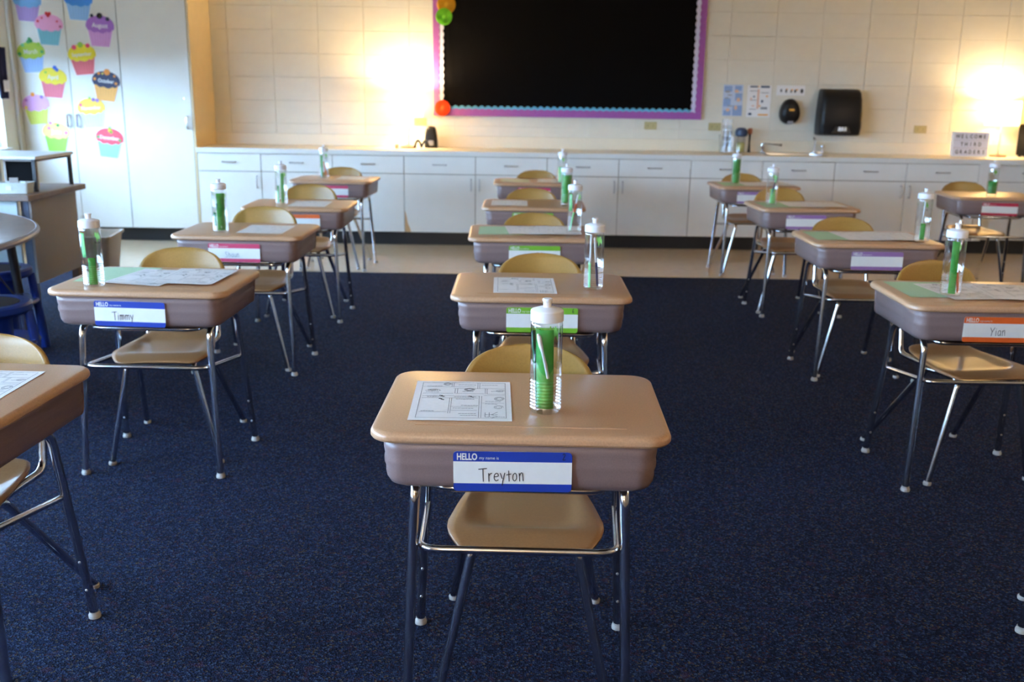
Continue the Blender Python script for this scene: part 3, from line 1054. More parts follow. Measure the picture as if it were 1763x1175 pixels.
# ------------------------------------------------------------------ bottles and what is in them
def make_bottle():
    b = empty('water_bottle')
    prof = [(0.020, 0.003), (0.0300, 0.0), (0.0325, 0.003), (0.0335, 0.008)]
    z = 0.010
    while z < 0.072:
        prof += [(0.0340, z), (0.0340, z + 0.0022), (0.0319, z + 0.0040), (0.0319, z + 0.0052)]
        z += 0.0072
    prof += [(0.0338, z + 0.002), (0.0336, 0.12), (0.0336, 0.190), (0.0332, 0.194), (0.0310, 0.1965), (0.0305, 0.201)]
    body = MB().lathe(prof, 36, cap0=True, cap1=False).build('body', 'bottle_plastic', b, angle=60)
    cap = MB()
    rings = []
    n = 60
    for r, zz, fl in ((0.0325, 0.1975, 1), (0.0345, 0.1982, 1), (0.0345, 0.2185, 1), (0.0340, 0.2200, 0), (0.0322, 0.2215, 0), (0.022, 0.2250, 0), (0.010, 0.2270, 0)):
        rings.append([((r - (0.0007 if fl and k % 2 else 0)) * math.cos(2 * PI * k / n), (r - (0.0007 if fl and k % 2 else 0)) * math.sin(2 * PI * k / n), zz) for k in range(n)])
    cap.loft(rings)
    cp = cap.build('cap', 'cap_plastic', b, angle=50)
    MB().lathe([(0.0085, 0.226), (0.0085, 0.2385), (0.0105, 0.2395), (0.0105, 0.2435), (0.0090, 0.2450), (0.004, 0.2450)], 20).build('spout', 'cap_plastic', cp)
    # logo printed on the far side of the wall
    lg = MB()
    def wall(a, zz, r=0.0334):
        return (r * math.cos(a), r * math.sin(a), zz)
    for (a0, w, zc, hgt) in ((0.95, 0.10, 0.167, 0.012), (1.12, 0.12, 0.160, 0.016), (0.80, 0.08, 0.160, 0.010), (1.30, 0.08, 0.168, 0.010)):
        lg.grid(4, 4, lambda u, v: wall(a0 + (u - 0.5) * 2 * w * math.sqrt(max(0.05, 1 - (2 * v - 1) ** 2)), zc + (v - 0.5) * 2 * hgt))
    lg.build('printed_leaf', 'tag_green', body, smooth=False)
    tx = MB()
    for i in range(7):
        a = 1.42 - i * 0.10
        tx.stroke([(a, 0.145), (a - 0.03, 0.139), (a - 0.06, 0.144)], 0.004, lambda p, q: wall(p, q))
    tx.build('printed_word', 'ink', body, smooth=False)
    return b


bottle0 = make_bottle()
BOT = dict(B1=(0.058, 1.998), B2=(0.253, 3.340), B3=(0.256, 4.703), B4=(0.265, 5.833), B5=(0.298, 7.33), A2=(-1.438, 3.250), A3=(-1.400, 4.558),
           A4=(-1.392, 5.72), A5=(-1.478, 7.42), C2=(1.470, 3.310), C3=(1.862, 4.565), C4=(1.530, 6.06), C5=(1.598, 7.43), D5=(3.205, 6.78))
ONSHEET = {'B3': 0.0064, 'C2': 0.0052, 'C4': 0.0024, 'C5': 0.0030, 'C3': 0.0062}
bz = {}
for i, (k, (x, y)) in enumerate(BOT.items()):
    b = bottle0 if i == 0 else copy_tree(bottle0)
    bz[k] = H + 0.0004 + ONSHEET.get(k, 0)
    b.location = (x, y, bz[k])
    b.rotation_euler = (0, 0, R(random.uniform(-14, 14) if k != 'B1' else 0))
    tag(b, 'clear bottle with white push-pull cap on the %s' % POS[k], 'water bottle', 'water bottles on the desks')


def roll(k, material, z0, z1, a0, a1, r0=0.026, r1=0.029, lean=(0, 0), word='rolled green card'):
    """curled strip of card standing inside the bottle; angles in degrees, -90 faces the camera"""
    x, y = BOT[k]
    def fn(u, v):
        a = R(a0 + (a1 - a0) * u)
        r = r0 + (r1 - r0) * v
        return (r * math.cos(a) + lean[0] * (v - 0.5), r * math.sin(a) + lean[1] * (v - 0.5), z0 + (z1 - z0) * v)
    o = MB().grid(14, 6, fn).build('rolled_card', material, angle=80, solid=0.0008, loc=(x, y, bz[k]))
    tag(o, '%s inside the bottle on the %s' % (word, POS[k]), 'card', 'things inside the bottles')


def stick(k, pts, r, mats_, label, nm='pen'):
    """pen or straw: list of 3-D points, split evenly between materials"""
    x, y = BOT[k]
    P = [Vector(p) for p in pts]
    o = empty(nm, (x, y, bz[k]))
    n = len(mats_)
    for i, m in enumerate(mats_):
        a, b = P[0].lerp(P[-1], i / n), P[0].lerp(P[-1], (i + 1) / n)
        rr = [r * 0.35, r, r] if i == 0 else [r, r, r]
        MB().tube([a, a.lerp(b, 0.2 if i == 0 else 0.5), b], rr, 10).build(('tip' if i == 0 else 'barrel' if i == 1 else 'end_cap'), m, o)
    tag(o, '%s in the bottle, %s' % (label, POS[k]), 'pen', 'things inside the bottles')


roll('B1', 'card_green', 0.010, 0.182, 206, 312, 0.022, 0.0240, (-0.004, 0))
roll('B1', 'card_dark', 0.012, 0.172, 110, 205, 0.022, 0.0300, (-0.004, 0), word='dark green card curled')
x, y = BOT['B1']
sp = empty('plastic_spoon', (x, y, bz['B1']))
MB().tube([(0.004, -0.0290, 0.080), (-0.002, -0.0293, 0.11), (-0.009, -0.0290, 0.138)], [0.0030, 0.0036, 0.0030], 8).build('handle', 'pen_white', sp)
MB().tube([(-0.008, -0.0288, 0.134), (-0.0125, -0.0276, 0.150), (-0.0165, -0.0262, 0.168), (-0.0185, -0.0252, 0.175)], [0.0030, 0.0048, 0.0050, 0.0026], 10).build('bowl', 'pen_white', sp)
tag(sp, 'white plastic spoon inside the bottle on the nearest desk of the middle column', 'spoon', 'things inside the bottles')
roll('B2', 'card_lime', 0.008, 0.100, 228, 246, 0.028, 0.030, word='narrow light green strip')
stick('B2', [(-0.014, -0.024, 0.088), (-0.013, -0.026, 0.190)], 0.0042, ['pen_white', 'pen_white'], 'white straw', 'straw')
stick('B2', [(0.014, -0.014, 0.010), (0.000, -0.008, 0.178)], 0.0042, ['pen_navy', 'pen_navy', 'pen_white', 'pen_white'], 'navy and white pen')
roll('B3', 'card_green', 0.10, 0.18, 200, 240, 0.028, 0.029)
stick('B3', [(-0.022, -0.012, 0.010), (0.014, -0.016, 0.178)], 0.0045, ['card_lime', 'card_lime', 'pen_orange', 'pen_white'], 'orange and light green pencil')
roll('B4', 'card_green', 0.020, 0.182, 195, 345, 0.029, 0.030)
roll('B5', 'card_lime', 0.006, 0.115, 190, 350, 0.029, 0.029, word='light green card curled')
roll('A2', 'card_green', 0.008, 0.098, 262, 318, 0.027, 0.024)
roll('A2', 'card_lime', 0.100, 0.182, 205, 255, 0.028, 0.029, word='light green strip curled')
roll('A3', 'card_green', 0.010, 0.180, 258, 345, 0.028, 0.028)
roll('A3', 'card_dark', 0.030, 0.092, 195, 252, 0.0285, 0.0285, word='dark green card curled')
stick('A3', [(0.012, -0.022, 0.012), (-0.010, -0.026, 0.175)], 0.0042, ['pen_white', 'pen_white', 'pen_navy', 'pen_white'], 'white pen with a navy grip')
roll('A4', 'card_lime', 0.008, 0.176, 280, 318, 0.027, 0.028, word='light green strip')
roll('A4', 'card_green', 0.008, 0.105, 225, 255, 0.028, 0.026)
roll('A5', 'card_green', 0.008, 0.165, 215, 262, 0.028, 0.027)
stick('A5', [(0.020, -0.014, 0.012), (0.002, -0.020, 0.12)], 0.004, ['pen_orange', 'pen_orange'], 'orange pencil')
roll('C2', 'card_green', 0.008, 0.186, 228, 276, 0.028, 0.028, (-0.004, 0))
stick('C2', [(0.016, -0.020, 0.012), (0.006, -0.024, 0.082)], 0.004, ['pen_orange', 'pen_orange'], 'orange pencil')
roll('C3', 'card_green', 0.010, 0.085, 230, 275, 0.027, 0.027)
stick('C3', [(-0.012, -0.024, 0.085), (-0.010, -0.026, 0.188)], 0.0042, ['pen_white', 'pen_white'], 'white straw', 'straw')
roll('C4', 'card_lime', 0.008, 0.098, 235, 330, 0.026, 0.018, word='light green card curled')
stick('C4', [(-0.016, -0.016, 0.012), (0.020, -0.018, 0.172)], 0.0045, ['pen_white', 'pen_teal', 'pen_navy', 'card_lime'], 'navy pen with a green end')
roll('C5', 'card_green', 0.008, 0.182, 200, 345, 0.029, 0.030)
stick('C5', [(0.012, -0.020, 0.012), (-0.010, -0.024, 0.176)], 0.0045, ['pen_navy', 'pen_white', 'pen_white'], 'white pen with a navy tip')
roll('D5', 'card_green', 0.022, 0.108, 185, 355, 0.029, 0.030)

# ------------------------------------------------------------------ bulletin board
bb = empty('bulletin_board', (0, YB, 0))
BX0, BX1, BZ0, BZ1 = -0.806, 1.606, 1.092, 2.38


def cloth(u, v):
    x = BX0 + 0.02 + (BX1 - BX0 - 0.04) * u
    z = BZ0 + 0.02 + (BZ1 - BZ0 - 0.04) * v
    f = math.exp(-((x - BX0) / 0.22) ** 2)
    y = -0.022 - 0.004 * f * math.sin(x * 70 + z * 6) - 0.002 * f * math.sin(x * 130 - z * 9)
    return (x, y, z)


MB().grid(90, 24, cloth).build('black_cover', 'black_paper', bb, angle=80)
MB().box(BX0, BX1, -0.018, -0.003, BZ0, BZ1).build('backing', 'black_plastic', bb, smooth=False)


def scallop(length, w, pitch, amp):
    pts = [(0, 0), (length, 0)]
    n = int(length / pitch)
    up = []
    for i in range(n):
        for t in range(6):
            s = i + t / 6
            up.append((s * length / n, w + amp * abs(math.sin(PI * (s % 1)))))
    up.append((length, w))
    return pts + list(reversed(up))


def trim(pts, material, xf, y0, y1):
    out = [xf(a, b) for a, b in pts]
    MB().plate(out, y0, y1).build('border_trim', material, bb, smooth=False)


LX, LZ = BX1 - BX0, BZ1 - BZ0
trim(scallop(LX - 0.10, 0.076, 0.058, 0.018), 'aqua_trim', lambda a, b: (BX0 + 0.05 + a, BZ0 + b), -0.029, -0.027)
trim(scallop(LZ - 0.06, 0.085, 0.058, 0.012), 'lilac_trim', lambda a, b: (BX0 + b, BZ0 + 0.03 + a), -0.031, -0.029)
trim(scallop(LZ - 0.06, 0.085, 0.058, 0.012), 'lilac_trim', lambda a, b: (BX1 - b, BZ0 + 0.03 + a), -0.031, -0.029)
trim(scallop(LX, 0.058, 0.058, 0.008), 'purple_trim', lambda a, b: (BX0 + a, BZ0 + b), -0.034, -0.032)
trim(scallop(LZ, 0.052, 0.058, 0.008), 'purple_trim', lambda a, b: (BX0 + b, BZ0 + a), -0.036, -0.034)
trim(scallop(LZ, 0.052, 0.058, 0.008), 'purple_trim', lambda a, b: (BX1 - b, BZ0 + a), -0.036, -0.034)
tag(bb, 'black bulletin board with purple and aqua scalloped border', 'bulletin board')


def rosette(x, z, r, material, label, front=0.0):
    o = empty('paper_fan', (x, YB - 0.037 - front, z))
    m = MB()
    n = 28
    b = len(m.v)
    for k in range(2 * n):
        a = PI * k / n
        yy = -0.030 if k % 2 else -0.006
        m.v += [(0.012 * math.cos(a), -0.018, 0.012 * math.sin(a)), (r * math.cos(a), yy, r * math.sin(a))]
    for k in range(2 * n):
        q = (k + 1) % (2 * n)
        m.f.append((b + 2 * k, b + 2 * k + 1, b + 2 * q + 1, b + 2 * q))
    m.build('pleats', material, o, smooth=False, solid=0.0008)
    MB().plate(ellipse(0.014, 0.014, 14), -0.024, -0.012).build('centre', material, o)
    tag(o, label, 'paper fan', 'paper fans on the bulletin board')


rosette(-0.686, 2.045, 0.082, 'tissue_yellow', 'yellow pleated paper fan at the top left of the black board')
rosette(-0.704, 1.941, 0.072, 'tissue_green', 'lime green pleated paper fan on the board edge', 0.031)
rosette(-0.722, 1.160, 0.070, 'tissue_orange', 'orange pleated paper fan at the lower left board corner')

# ------------------------------------------------------------------ wall things near the sink
def flat_sheet(name, x0, x1, z0, z1, material, label, cat='poster', y=-0.001):
    o = empty(name, ((x0 + x1) / 2, YB + y, (z0 + z1) / 2))
    MB().box(-(x1 - x0) / 2, (x1 - x0) / 2, -0.0015, 0.0, -(z1 - z0) / 2, (z1 - z0) / 2).build('sheet', material, o, smooth=False)
    tag(o, label, cat, 'papers on the back wall')
    return o


def patch(parent, material, rects, y=-0.0022, nm='print'):
    for (x, z, w, h) in rects:
        m = MB()
        m.plate(ellipse(w / 2, h / 2, 12, x, z) if w < 0.06 and h < 0.06 else [(x - w / 2, z - h / 2), (x + w / 2, z - h / 2), (x + w / 2, z + h / 2), (x - w / 2, z + h / 2)], y, y + 0.0006)
        m.build(nm, material, parent, smooth=False)


p1 = flat_sheet('wall_poster', 1.797, 1.975, 1.128, 1.402, 'poster_base', 'pale blue picture poster left of the soap dispenser')
patch(p1, 'poster_blue', [(0.045, -0.09, 0.085, 0.09), (-0.045, 0.10, 0.07, 0.05), (0.05, 0.03, 0.062, 0.065), (-0.05, -0.02, 0.065, 0.07), (-0.045, -0.11, 0.065, 0.045), (0.045, 0.105, 0.062, 0.045)])
patch(p1, 'skin_tone', [(-0.04, -0.085, 0.035, 0.03), (0.03, 0.08, 0.04, 0.028), (0.05, 0.005, 0.034, 0.035), (0.03, -0.065, 0.03, 0.04)], -0.0030)
patch(p1, 'grey_plastic', [(-0.05, 0.075, 0.05, 0.02), (-0.03, 0.045, 0.05, 0.01), (-0.055, 0.02, 0.04, 0.012), (-0.02, -0.05, 0.05, 0.01)], -0.0028)
p2 = flat_sheet('wall_poster', 2.014, 2.226, 1.120, 1.399, 'paper', 'white poster with amber and dark bars, beside the blue poster')
patch(p2, 'dark_blue', [(-0.05, 0.127, 0.07, 0.014), (0.05, 0.127, 0.08, 0.018), (-0.072, -0.112, 0.034, 0.024), (0.03, 0.0, 0.022, 0.025), (-0.045, 0.04, 0.02, 0.014)])
patch(p2, 'amber', [(0.045, -0.118, 0.09, 0.014), (0.07, 0.045, 0.022, 0.016), (-0.01, 0.127, 0.018, 0.012), (0.01, -0.04, 0.014, 0.02)])
patch(p2, 'skin_tone', [(-0.008, 0.02, 0.018, 0.17), (-0.07, 0.02, 0.012, 0.03), (-0.05, -0.04, 0.03, 0.012)])
patch(p2, 'faint_ink', [(-0.05, 0.09, 0.07, 0.006), (-0.05, 0.01, 0.06, 0.006), (0.05, 0.075, 0.07, 0.006), (0.05, -0.06, 0.06, 0.02), (-0.05, -0.07, 0.06, 0.006)])
p3 = flat_sheet('wall_notice', 2.272, 2.526, 1.314, 1.402, 'paper', 'narrow paper strip with small drawings above the soap dispenser', 'notice')
patch(p3, 'ink', [(-0.085, -0.002, 0.016, 0.03), (-0.04, -0.004, 0.016, 0.036), (0.005, -0.006, 0.014, 0.03), (0.04, -0.006, 0.020, 0.028), (0.10, -0.004, 0.026, 0.040)])
patch(p3, 'amber', [(0.012, 0.004, 0.02, 0.014), (0.055, 0.006, 0.02, 0.014), (-0.035, 0.01, 0.014, 0.012)], -0.0030)

so = empty('soap_dispenser', (2.394, YB, 1.175))
rings = []
for y, s in ((-0.001, 0.96), (-0.05, 1.0), (-0.085, 0.93), (-0.105, 0.74), (-0.112, 0.45)):
    ring = []
    for k in range(28):
        a = 2 * PI * k / 28
        zz = math.sin(a)
        w = 0.088 * (1 - 0.16 * zz)
        ring.append((w * s * math.copysign(abs(math.cos(a)) ** 0.85, math.cos(a)), y, 0.112 * s * zz))
    rings.append(list(reversed(ring)))
MB().loft(rings).build('body', 'black_plastic', so, angle=60)
MB().plate(rrect(0.046, 0.018, 0.005, 4, 0, 0.015), -0.116, -0.100).build('level_window', 'amber', so)
MB().plate([(-0.02, -0.104), (0.02, -0.104), (0.030, -0.098), (0.014, -0.062), (0, -0.055), (-0.014, -0.062), (-0.030, -0.098)], -0.105, -0.08).build('push_bar', 'grey_plastic', so)
tag(so, 'black egg-shaped soap dispenser on the wall', 'soap dispenser')

td = empty('towel_dispenser', (2.815, YB, 0))
rings = []
for z, dpt, w in ((0.975, 0.17, 0.172), (0.985, 0.20, 0.180), (1.05, 0.215, 0.184), (1.17, 0.215, 0.183), (1.28, 0.20, 0.178), (1.345, 0.17, 0.172), (1.370, 0.13, 0.166), (1.376, 0.10, 0.155)):
    ring = []
    for x, y in rrect(2 * w, dpt, 0.035, 5, 0, -dpt / 2):
        ring.append((x, min(y, -0.002) - (0.018 * (1 - (x / w) ** 2) if y < -dpt / 2 else 0), z))
    rings.append(ring)
MB().loft(rings).build('cover', 'black_plastic', td, angle=50)
MB().plate([(-0.085, 0.998), (0.085, 0.998), (0.055, 1.052), (-0.055, 1.052)], -0.242, -0.215).build('slot', 'toe_black', td, smooth=False)
pt = MB()
for i in range(3):
    pt.grid(6, 5, lambda u, v: (-0.036 + i * 0.026 + u * 0.022, -0.2445 - 0.004 * math.sin(u * PI), 1.012 + v * 0.034 + 0.008 * math.sin(PI * u)))
pt.build('paper_towel', 'paper', td, solid=0.001)
tag(td, 'large black paper towel dispenser on the wall above the sink', 'towel dispenser')


def outlet(x, z, label):
    o = empty('wall_outlet', (x, YB, z))
    MB().plate(rrect(0.114, 0.070, 0.006, 3), -0.006, 0.0).build('cover_plate', 'outlet', o, smooth=False)
    for s in (-1, 1):
        q = MB().plate(rrect(0.034, 0.028, 0.01, 4, s * 0.024, 0), -0.009, -0.0062).build('socket', 'outlet', o, smooth=False)
        m = MB()
        for dz in (-0.006, 0.006):
            m.box(s * 0.024 - 0.006, s * 0.024 + 0.004, -0.0096, -0.0091, dz - 0.0012, dz + 0.0012)
        m.build('slot', 'ink', q, smooth=False)
    tag(o, label, 'outlet', 'wall outlets')


outlet(1.159, 1.031, 'beige wall outlet under the bulletin board')
outlet(1.738, 1.030, 'beige wall outlet under the blue poster, right of the board')
outlet(3.594, 1.033, 'beige wall outlet between towel dispenser and letter sign')
outlet(-0.925, 1.035, 'wall outlet just above the black vase')

# sink and taps
sk = empty('sink', ((HX0 + HX1) / 2, (HY0 + HY1) / 2, 0.812))
hw, hd = (HX1 - HX0) / 2 - 0.002, (HY1 - HY0) / 2 - 0.002
bs = MB()
bs.loft([[(x, y, -0.15) for x, y in rrect(2 * hw - 0.06, 2 * hd - 0.06, 0.04, 5)], [(x, y, -0.13) for x, y in rrect(2 * hw - 0.03, 2 * hd - 0.03, 0.04, 5)],
         [(x, y, 0.002) for x, y in rrect(2 * hw - 0.02, 2 * hd - 0.02, 0.04, 5)], [(x, y, 0.004) for x, y in rrect(2 * hw + 0.05, 2 * hd + 0.05, 0.04, 5)],
         [(x, y, 0.0005) for x, y in rrect(2 * hw + 0.055, 2 * hd + 0.055, 0.04, 5)]], cap1=False)
bs.build('basin', 'steel', sk, angle=50)
MB().lathe([(0.03, -0.149), (0.028, -0.146), (0.01, -0.147)], 16).build('drain', 'chrome', sk)
tag(sk, 'steel drop-in sink in the worktop below the towel dispenser', 'sink')
tp = empty('tap', (2.672, 9.045, 0.8125))
MB().slab(rrect(0.12, 0.055, 0.02, 4), 0.0, 0.014).build('base_plate', 'chrome', tp)
MB().tube(fillet([(-0.035, 0, 0.012), (-0.035, 0, 0.12), (-0.06, -0.05, 0.135)], 0.02, 5), [0.008] * 14, 10).build('spout', 'chrome', tp)
hd_ = MB().tube([(0.035, 0, 0.012), (0.035, 0, 0.055)], 0.008, 10).build('stem', 'chrome', tp)
MB().lathe([(0.006, 0.05), (0.018, 0.055), (0.020, 0.066), (0.016, 0.076), (0.004, 0.080)], 16, (0.035, 0, 0)).build('handle', 'chrome', hd_)
tag(tp, 'chrome tap with round handle at the right end of the sink', 'tap')
bu = empty('drinking_tap', (2.170, 9.050, 0.8125))
MB().lathe([(0.022, 0), (0.022, 0.01), (0.013, 0.016), (0.012, 0.04), (0.016, 0.046), (0.014, 0.056), (0.003, 0.06)], 16).build('body', 'chrome', bu)
MB().tube(fillet([(-0.012, 0, 0.04), (-0.012, 0, 0.078), (0.05, -0.02, 0.078), (0.145, -0.04, 0.070)], 0.02, 5), 0.005, 8).build('spout', 'chrome', bu)
MB().lathe([(0.002, 0.058), (0.010, 0.062), (0.013, 0.070), (0.010, 0.078), (0.002, 0.082)], 14, (0.150, -0.042, 0)).build('nozzle', 'chrome', bu)
tag(bu, 'chrome drinking tap at the left end of the sink', 'tap')

# tub, jar and brush left of the sink
cl = empty('clear_tub', (1.815, 8.93, 0.8125))
MB().lathe([(0.055, 0.0), (0.060, 0.004), (0.068, 0.15), (0.071, 0.152), (0.070, 0.156)], 24, cap1=False).build('tub', 'clear_tub', cl)
tag(cl, 'clear plastic tub on the worktop left of the sink', 'tub')
for i, (dx, dy) in enumerate(((-0.022, 0.0), (0.024, 0.008))):
    c_ = MB()
    for j in range(5):
        c_.lathe([(0.020, 0.05 * j), (0.0255, 0.05 * j + 0.085)], 16, (0, 0, 0), cap1=False)
    o = c_.build('cup_stack', 'clear_tub', loc=(1.815 + dx, 8.93 + dy, 0.818))
    tag(o, 'tall stack of clear cups standing in the tub, %s one' % ('left' if i == 0 else 'right'), 'cups', 'cup stacks in the tub')
jr = empty('jar', (1.955, 8.985, 0.8125))
MB().lathe([(0.036, 0), (0.040, 0.005), (0.040, 0.125), (0.034, 0.135), (0.034, 0.140)], 20, cap1=False).build('glass', 'clear_tub', jr)
MB().lathe([(0.034, 0.004), (0.037, 0.01), (0.037, 0.085), (0.02, 0.09)], 18).build('contents', 'glass_green', jr)
MB().lathe([(0.040, 0.140), (0.052, 0.150), (0.056, 0.175), (0.050, 0.200), (0.030, 0.215), (0.008, 0.218)], 20).build('lid', 'dark_blue', jr)
tag(jr, 'jar with a dark blue rounded lid beside the clear tub', 'jar')
br = empty('scrub_brush', (2.040, 9.02, 0.8125))
MB().lathe([(0.014, 0.0), (0.016, 0.004), (0.012, 0.02), (0.008, 0.08), (0.009, 0.15), (0.013, 0.16)], 14).build('handle', 'black_plastic', br)
MB().lathe([(0.013, 0.16), (0.020, 0.165), (0.021, 0.205), (0.014, 0.212)], 14).build('bristles', 'brown_plastic', br)
tag(br, 'upright brush with a brown head next to the blue-lidded jar', 'brush')


# ------------------------------------------------------------------ lamps on the worktop
def lamp(x, y, label, r=0.140, watts=10.0, z0=0.268, z1=0.485):
    o = empty('table_lamp', (x, y, 0.8125))
    MB().lathe([(0.070, 0.0), (0.072, 0.004), (0.070, 0.016), (0.03, 0.022), (0.010, 0.028)], 28).build('base', 'brass_base', o)
    MB().lathe([(0.008, 0.026), (0.008, 0.30), (0.014, 0.302), (0.014, 0.345), (0.006, 0.347)], 14).build('stem', 'lamp_stem', o)
    sh = MB().lathe([(r, z0), (r * 0.96, z1)], 40, cap0=False, cap1=False).build('shade', 'lampshade', o)
    rim = MB()
    for zz, rr in ((z0, r), (z1, r * 0.96)):
        rim.tube([(rr * math.cos(2 * PI * k / 40), rr * math.sin(2 * PI * k / 40), zz) for k in range(41)], 0.0022, 6)
    rim.build('rim', 'lamp_stem', sh)
    MB().lathe([(0.010, 0.345), (0.018, 0.36), (0.030, 0.385), (0.030, 0.40), (0.020, 0.422), (0.004, 0.43)], 18).build('bulb', 'bulb_glass', o)
    ld = bpy.data.lights.new('bulb_light', 'POINT')
    ld.energy = watts
    ld.color = (1.0, 0.76, 0.44)
    ld.shadow_soft_size = 0.034
    l = bpy.data.objects.new('bulb_light', ld)
    COL.objects.link(l)
    l.parent = o
    l.location = (0, 0, 0.445)
    tag(o, label, 'lamp', 'table lamps on the worktop')


mat('bulb_glass', srgb(255, 236, 200), rough=0.4, var=0.01, emit=(1.0, 0.72, 0.38), estr=30.0)
lamp(-1.012, 8.90, 'lit table lamp on the worktop left of the black board', 0.132, LAMP_WATTS)
lamp(4.240, 8.945, 'lit table lamp at the right end of the worktop beside the letter sign', 0.143, LAMP_WATTS * 0.55)



def fill_uplight(x, y, label, watts):
    """unseen floor lamp added for warm fill, its opaque bowl lights the ceiling"""
    o = empty('added_fill_lamp', (x, y, 0.0))
    MB().lathe([(0.15, 0.0), (0.15, 0.018), (0.04, 0.03), (0.014, 0.04)], 28).build('base', 'black_metal', o)
    MB().lathe([(0.012, 0.036), (0.012, 1.70), (0.03, 1.72)], 14).build('pole', 'black_metal', o)
    MB().lathe([(0.03, 1.715), (0.09, 1.73), (0.155, 1.78), (0.17, 1.83), (0.164, 1.83), (0.148, 1.785), (0.085, 1.74), (0.02, 1.73)], 32).build('bowl', 'lamp_stem', o)
    MB().lathe([(0.012, 1.735), (0.014, 1.76), (0.03, 1.785), (0.03, 1.80), (0.018, 1.818), (0.004, 1.824)], 18).build('bulb', 'bulb_glass', o)
    ld = bpy.data.lights.new('bulb_light', 'POINT')
    ld.energy = watts
    ld.color = (1.0, 0.80, 0.56)
    ld.shadow_soft_size = 0.04
    l = bpy.data.objects.new('bulb_light', ld)
    COL.objects.link(l)
    l.parent = o
    l.location = (0, 0, 1.875)
    tag(o, label, 'lamp', 'added fill lamps')


fill_uplight(-0.9, -1.9, 'added fill-light floor lamp with upward bowl behind the camera', FILL_UPLIGHT_WATTS)
fill_uplight(4.7, 2.6, 'added fill-light floor lamp with upward bowl by the right wall', FILL_UPLIGHT_WATTS * 0.62)

# black vase-like sharpener, cable and cup by the left lamp
vz = empty('black_vase', (-0.818, 8.985, 0.8125))
rings = []
for z, w, dd in ((0.0, 0.054, 0.050), (0.006, 0.058, 0.054), (0.05, 0.058, 0.054), (0.11, 0.053, 0.05), (0.16, 0.045, 0.042), (0.183, 0.037, 0.035), (0.190, 0.026, 0.024)):
    rings.append([(x, y, z) for x, y in rrect(2 * w, 2 * dd, 0.022, 5)])
MB().loft(rings).build('body', 'black_plastic', vz, angle=60)
MB().plate(rrect(0.05, 0.045, 0.012, 4, 0.002, 0.045), -0.0585, -0.05).build('front_opening', 'grey_plastic', vz)
MB().tube([(0.0, 0.01, 0.188), (0.002, 0.01, 0.245)], 0.0022, 8).build('rod', 'grey_plastic', vz)
tag(vz, 'black tapered vase-shaped container on the worktop by the left lamp', 'container')
cb = MB()
cb.tube([(-0.06 + 0.13 * t / 24, 0.012 * math.sin(t * 0.8), 0.010 + 0.060 * abs(math.sin(t * PI / 12))) for t in range(25)], 0.010, 8)
tag(cb.build('cable_loop', 'black_plastic', loc=(-0.890, 8.80, 0.814)), 'looped black cable between lamp base and black container', 'cable')
cu = MB().lathe([(0.014, 0), (0.016, 0.003), (0.017, 0.034), (0.0165, 0.036), (0.012, 0.034)], 16)
tag(cu.build('small_pot', 'brass_base', loc=(-1.105, 8.80, 0.8125)), 'tiny tan pot in front of the left lamp', 'pot')

# letter sign
sg = empty('letter_sign', (3.945, 8.86, 0.8145))
sg.rotation_euler = (R(-4), 0, R(-2))
MB().plate(rrect(0.312, 0.212, 0.006, 3, 0, 0.106), -0.02, 0.02).build('light_box', 'riser_white', sg, smooth=False)
MB().plate(rrect(0.298, 0.198, 0.004, 3, 0, 0.106), -0.0215, -0.0202).build('panel', 'sign_panel', sg, smooth=False)
rail = MB()
for z in (0.073, 0.140):
    rail.box(-0.149, 0.149, -0.024, -0.0216, z - 0.0015, z + 0.0015)
rail.build('rail', 'riser_grey', sg, smooth=False)
for s, z in (('WELCOME', 0.158), ('THIRD', 0.091), ('GRADERS', 0.024)):
    n = len(s)
    for i, c in enumerate(s):
        tx = MB()
        add_text(tx, c, 0.046, lambda a, b: (a, -0.0222, b), (i - (n - 1) / 2) * 0.0385, z, bold=0.0012, sx=0.8, center=True)
        tx.build('letter', 'ink', sg, smooth=False)
tag(sg, 'white letter sign with three lines of black capitals on the worktop', 'sign')

# dark speaker at the right picture edge
sp_ = empty('speaker', (4.545, 8.93, 0.8125))
MB().box(-0.115, 0.115, -0.09, 0.09, 0.012, 0.285).build('cabinet', 'matte_black', sp_, bevel=0.01)
for x in (-0.09, 0.09):
    MB().lathe([(0.014, 0.0), (0.014, 0.013)], 10, (x, -0.06, 0)).build('foot', 'toe_black', sp_)
    MB().lathe([(0.014, 0.0), (0.014, 0.013)], 10, (x, 0.06, 0)).build('foot', 'toe_black', sp_)
tag(sp_, 'black box standing right of the right-hand lamp', 'box')


